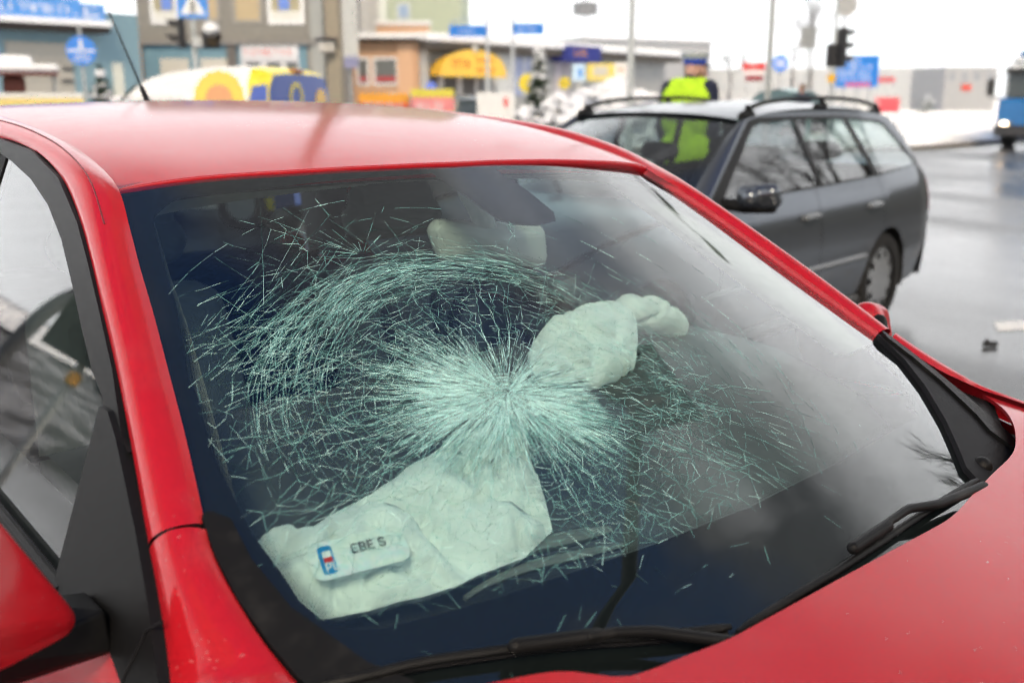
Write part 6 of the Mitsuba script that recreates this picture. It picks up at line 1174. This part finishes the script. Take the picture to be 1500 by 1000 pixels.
def shrub(label, P, w_, h, seed, snow=0.5, n=500, col=(0.035, 0.035, 0.03), d_=0.6):
    R = np.random.default_rng(seed); k = thing('shrub', label, 'shrub'); V_, F_, S_ = [], [], []
    r, nn_ = facing(P[0], P[1])
    tw = [tube([(P[0], P[1], 0.1), tuple(np.array([P[0], P[1], 0]) + r * R.uniform(-.4, .4) * w_ + [0, 0, h * R.uniform(.5, .9)])], [0.03, 0.008], 5) for _ in range(9)]
    put('twigs', tw, 'matte', (0.06, 0.045, 0.035), parent=k, smooth=True, kind='stuff')
    for i in range(n):
        a, b, c = R.normal(0, 0.33), R.normal(0, 0.33), R.random(); env = math.sqrt(max(0.0, 1 - (2 * c - 0.75) ** 2 * 0.8))
        p = np.array([P[0], P[1], 0]) + r * np.clip(a, -.6, .6) * w_ * env + nn_ * b * d_ * w_ * env + [0, 0, 0.08 + c * h * (0.72 + 0.28 * meshkit.noise(np.array([[a * 3, b * 3, seed]]))[0])]
        q_ = R.normal(0, 1, (3, 3)) * 0.055 * (0.6 + w_ * 0.5); j = len(V_); V_ += [p + q_[0], p + q_[1], p + q_[2]]; F_.append((j, j + 1, j + 2))
        if R.random() < snow * (0.3 + 0.9 * c):
            m = trimesh.creation.icosphere(subdivisions=1, radius=R.uniform(0.05, 0.14) * (0.5 + 0.6 * w_)); m.apply_scale([1.3, 1.3, 0.6]); m.apply_translation(p + [0, 0, 0.05]); S_.append(m)
    put('leaves', (np.array(V_), np.array(F_)), 'matte', col, parent=k, smooth=False, kind='stuff'); put('snow_tufts', S_, 'matte', (0.80, 0.81, 0.84), parent=k, smooth=True, kind='stuff')
shrub('dark shrub with snow at the foot of the spruce, left side', (24.06, 28.84, 1.30), 1.0, 1.1, 4, 0.25)
shrub('dark shrub with snow at the foot of the spruce, right side', (25.07, 28.02, 1.30), 1.3, 1.6, 5, 0.25)
shrub('broad bush buried in snow left of the officer', (20.31, 20.28, 1.35), 2.4, 2.0, 6, 0.95, 620)
shrub('dark green bush with snow before the blue workshop', (6.77, 23.64, 1.53), 0.55, 2.2, 7, 0.05, 900, (0.025, 0.04, 0.02), 0.9)
shrub('low snowy shrub beside the nose of the van', (6.36, 21.38, 1.46), 0.7, 1.5, 8, 0.3, 500)
shrub('small dark green conifer far off before the square office', (79.53, 42.81, 0.51), 1.1, 1.5, 9, 0.1, 260, (0.05, 0.09, 0.07))

def bare_tree(label, P, h, seed, col=(0.13, 0.125, 0.12)):
    R = np.random.default_rng(seed); k = thing('bare_tree', label, 'tree'); tubes = []
    def grow(p, d_, L_, r_, lev):
        q_ = p + d_ * L_; tubes.append(tube([p, p * 0.5 + q_ * 0.5 + R.normal(0, 0.03, 3) * L_, q_], [r_, r_ * 0.85, r_ * 0.65], 5, caps=False))
        if lev == 0: return
        for _ in range(3 if lev > 1 else 4):
            e = d_ + R.normal(0, 0.38, 3); e[2] = abs(e[2]) * 0.9 + 0.25; grow(p + d_ * L_ * R.uniform(0.55, 1.0), e / np.linalg.norm(e), L_ * R.uniform(0.55, 0.8), r_ * 0.55, lev - 1)
    b = np.array([P[0], P[1], 0.0]); put('trunk', tube([b, b + [0, 0, h * 0.3]], [0.20, 0.15], 8), 'matte', col, parent=k, smooth=True)
    grow(b + [0, 0, h * 0.28], np.array([0, 0, 1.0]), h * 0.28, 0.13, 5); put('branches', tubes, 'matte', col, parent=k, smooth=True, kind='stuff')
bare_tree('tall bare tree behind the grey hoarding', (76.23, 52.00, 3.93), 13, 11)
bare_tree('bare tree left of the grey hoarding', (79.26, 55.98, 4.06), 10.5, 12)
bare_tree('small pale bare tree between the officer and the red shop board', (78.78, 62.84, 4.20), 6.5, 13, (0.20, 0.20, 0.20))
k = thing('grey_hoarding', 'small grey hoarding on a tall post before the bare trees', 'sign'); P = np.array((63.08, 43.38, 5.62)); panel(k, P, 1.1, 1.5, (0.22, 0.23, 0.23), 'board', 0.08); post(k, P[0], P[1], P[2], 0.07, 0.06, STEEL)
k = thing('lattice_mast', 'faint lattice mast with a round platform above the grey hall', 'mast'); P = np.array((116.06, 122.80, 12.53))
for i in range(4): put('leg', tube([(P[0] + 0.9 * math.cos(i * 1.571), P[1] + 0.9 * math.sin(i * 1.571), 0), (P[0] + 0.35 * math.cos(i * 1.571), P[1] + 0.35 * math.sin(i * 1.571), 24)], 0.09, 5), 'matte', (0.20, 0.21, 0.225), parent=k)
put('platform', cyl((P[0], P[1], 14.44), (P[0], P[1], 16.24), 2.0, 16), 'matte', (0.22, 0.23, 0.245), parent=k)
put('bracing', [tube([(P[0] - 0.6, P[1], z_), (P[0] + 0.6, P[1], z_ + 1.2)], 0.05, 4) for z_ in np.arange(1, 22, 1.5)], 'matte', (0.20, 0.21, 0.225), parent=k, smooth=False, kind='stuff')

# ------------------------------------------------------------------ on the camera's own side: what the glass mirrors
k = thing('mast_arm_signal', 'traffic signal hung from a long horizontal arm over the road, mirrored in the windscreen', 'traffic light')
A0, A1 = np.array([-3.2, -5.1, 6.1]), np.array([4.75, 0.98, 6.2])
put('pole', tube([(A0[0], A0[1], 0), tuple(A0)], [0.13, 0.10], 14), 'satin', (0.05, 0.05, 0.05), parent=k, smooth=True); put('arm', tube(np.stack([A0, A0 * 0.4 + A1 * 0.6, A1]), [0.10, 0.08, 0.05], 12), 'satin', (0.045, 0.045, 0.045), parent=k, smooth=True)
signal(k, tuple(A1 + [-0.25, -0.15, -0.15]), VB + 2.2, 3, 0.34, board=True)
k = thing('curved_mast_signal', 'traffic signal on a curved grey mast, mirrored in the door window', 'traffic light')
put('mast', tube(resample([(-5.42, 16.1, 0.0), (-5.42, 16.0, 0.55), (-5.46, 15.8, 1.20), (-5.62, 15.7, 1.70), (-5.85, 15.6, 1.96), (-6.3, 15.3, 2.02)], 24), 0.13, 12), 'satin', (0.13, 0.14, 0.15), parent=k, smooth=True)
B2 = np.array([-3.45, 7.75, 0])
k = thing('roadside_signal', 'black signal pair with yellow push buttons, mirrored in the door window', 'traffic light')
put('pole', tube([tuple(B2), tuple(B2 + [0, 0, 1.6])], 0.04, 10), 'satin', STEEL, parent=k, smooth=True)
signal(k, tuple(B2 + [0.05, -0.05, 1.38]), VB + 1.2, 1, 0.30, board=True); signal(k, tuple(B2 + [-0.25, -0.1, 1.05]), VB + 2.4, 1, 0.30)
for z_ in (1.12, 0.90): put('push_button', bx(B2 + [0.02, -0.07, z_], (0.11, 0.10, 0.12), 0.02), 'satin', (0.62, 0.30, 0.02), parent=k, smooth=False)
hp = poly([(-9, 3), (-3.2, 11), (-6, 30), (-14, 34), (-22, 30), (-20, 4)])
def bank_z(x, y):
    dd = shapely.distance(shapely.points(np.stack([x, y], 1)), hp.exterior); p = np.stack([x * 0.9, y * 0.9, x * 0], -1)
    return np.stack([x, y, 0.004 + np.minimum(dd / 0.8, 1) * (0.12 + 0.38 * meshkit.fbm(p, 4, 3))], -1)
def slush_fn(p, n, uv): return mix((0.06, 0.06, 0.06), (0.30, 0.31, 0.33), smoothstep(0.45, 0.68, fbm(p.x * 1.3, p.y * 1.3, p.z * 4, 4)))
scene['slush'] = two(principled(proc(slush_fn), 0.6, specular=0.4))
put('snow_bank', sheet(hp, 0.4, bank_z), 'slush', smooth=True, kind='structure')

f = Facade('tenement_row', 'dark brown tenement row behind the photographer, mirrored in the estate car', (-24, -20), (46, -27), 7.5, 10, (0.12, 0.10, 0.09))
for i in range(14):
    for z_ in (1.0, 4.4): f.window((2.2 + 4.9 * i, 3.6 + 4.9 * i, z_, z_ + 1.9))
f.box('roof_snow', -0.3, f.len + 0.3, 7.5, 7.75, -10, 0.3, (0.8, 0.81, 0.83))
for i, (x, y) in enumerate(((18, 0.8), (22, -1.2), (20, -4.0))):
    bare_tree('dark bare roadside tree right of the estate car, ' + ('nearest to the road', 'the middle one', 'farthest to the right')[i], (x, y), 9.0, 21 + i, (0.07, 0.06, 0.055))
f = Facade('dark_garage_block', 'low dark garage block beside the road on the right, mirrored in the estate car', (24, 6.5), (30, -14), 3.4, 6, (0.07, 0.075, 0.07))
for i in range(6): f.rect('garage_door', (0.8 + 3.4 * i, 3.4 + 3.4 * i, 0.1, 2.3), (0.12, 0.13, 0.12), 0.05)
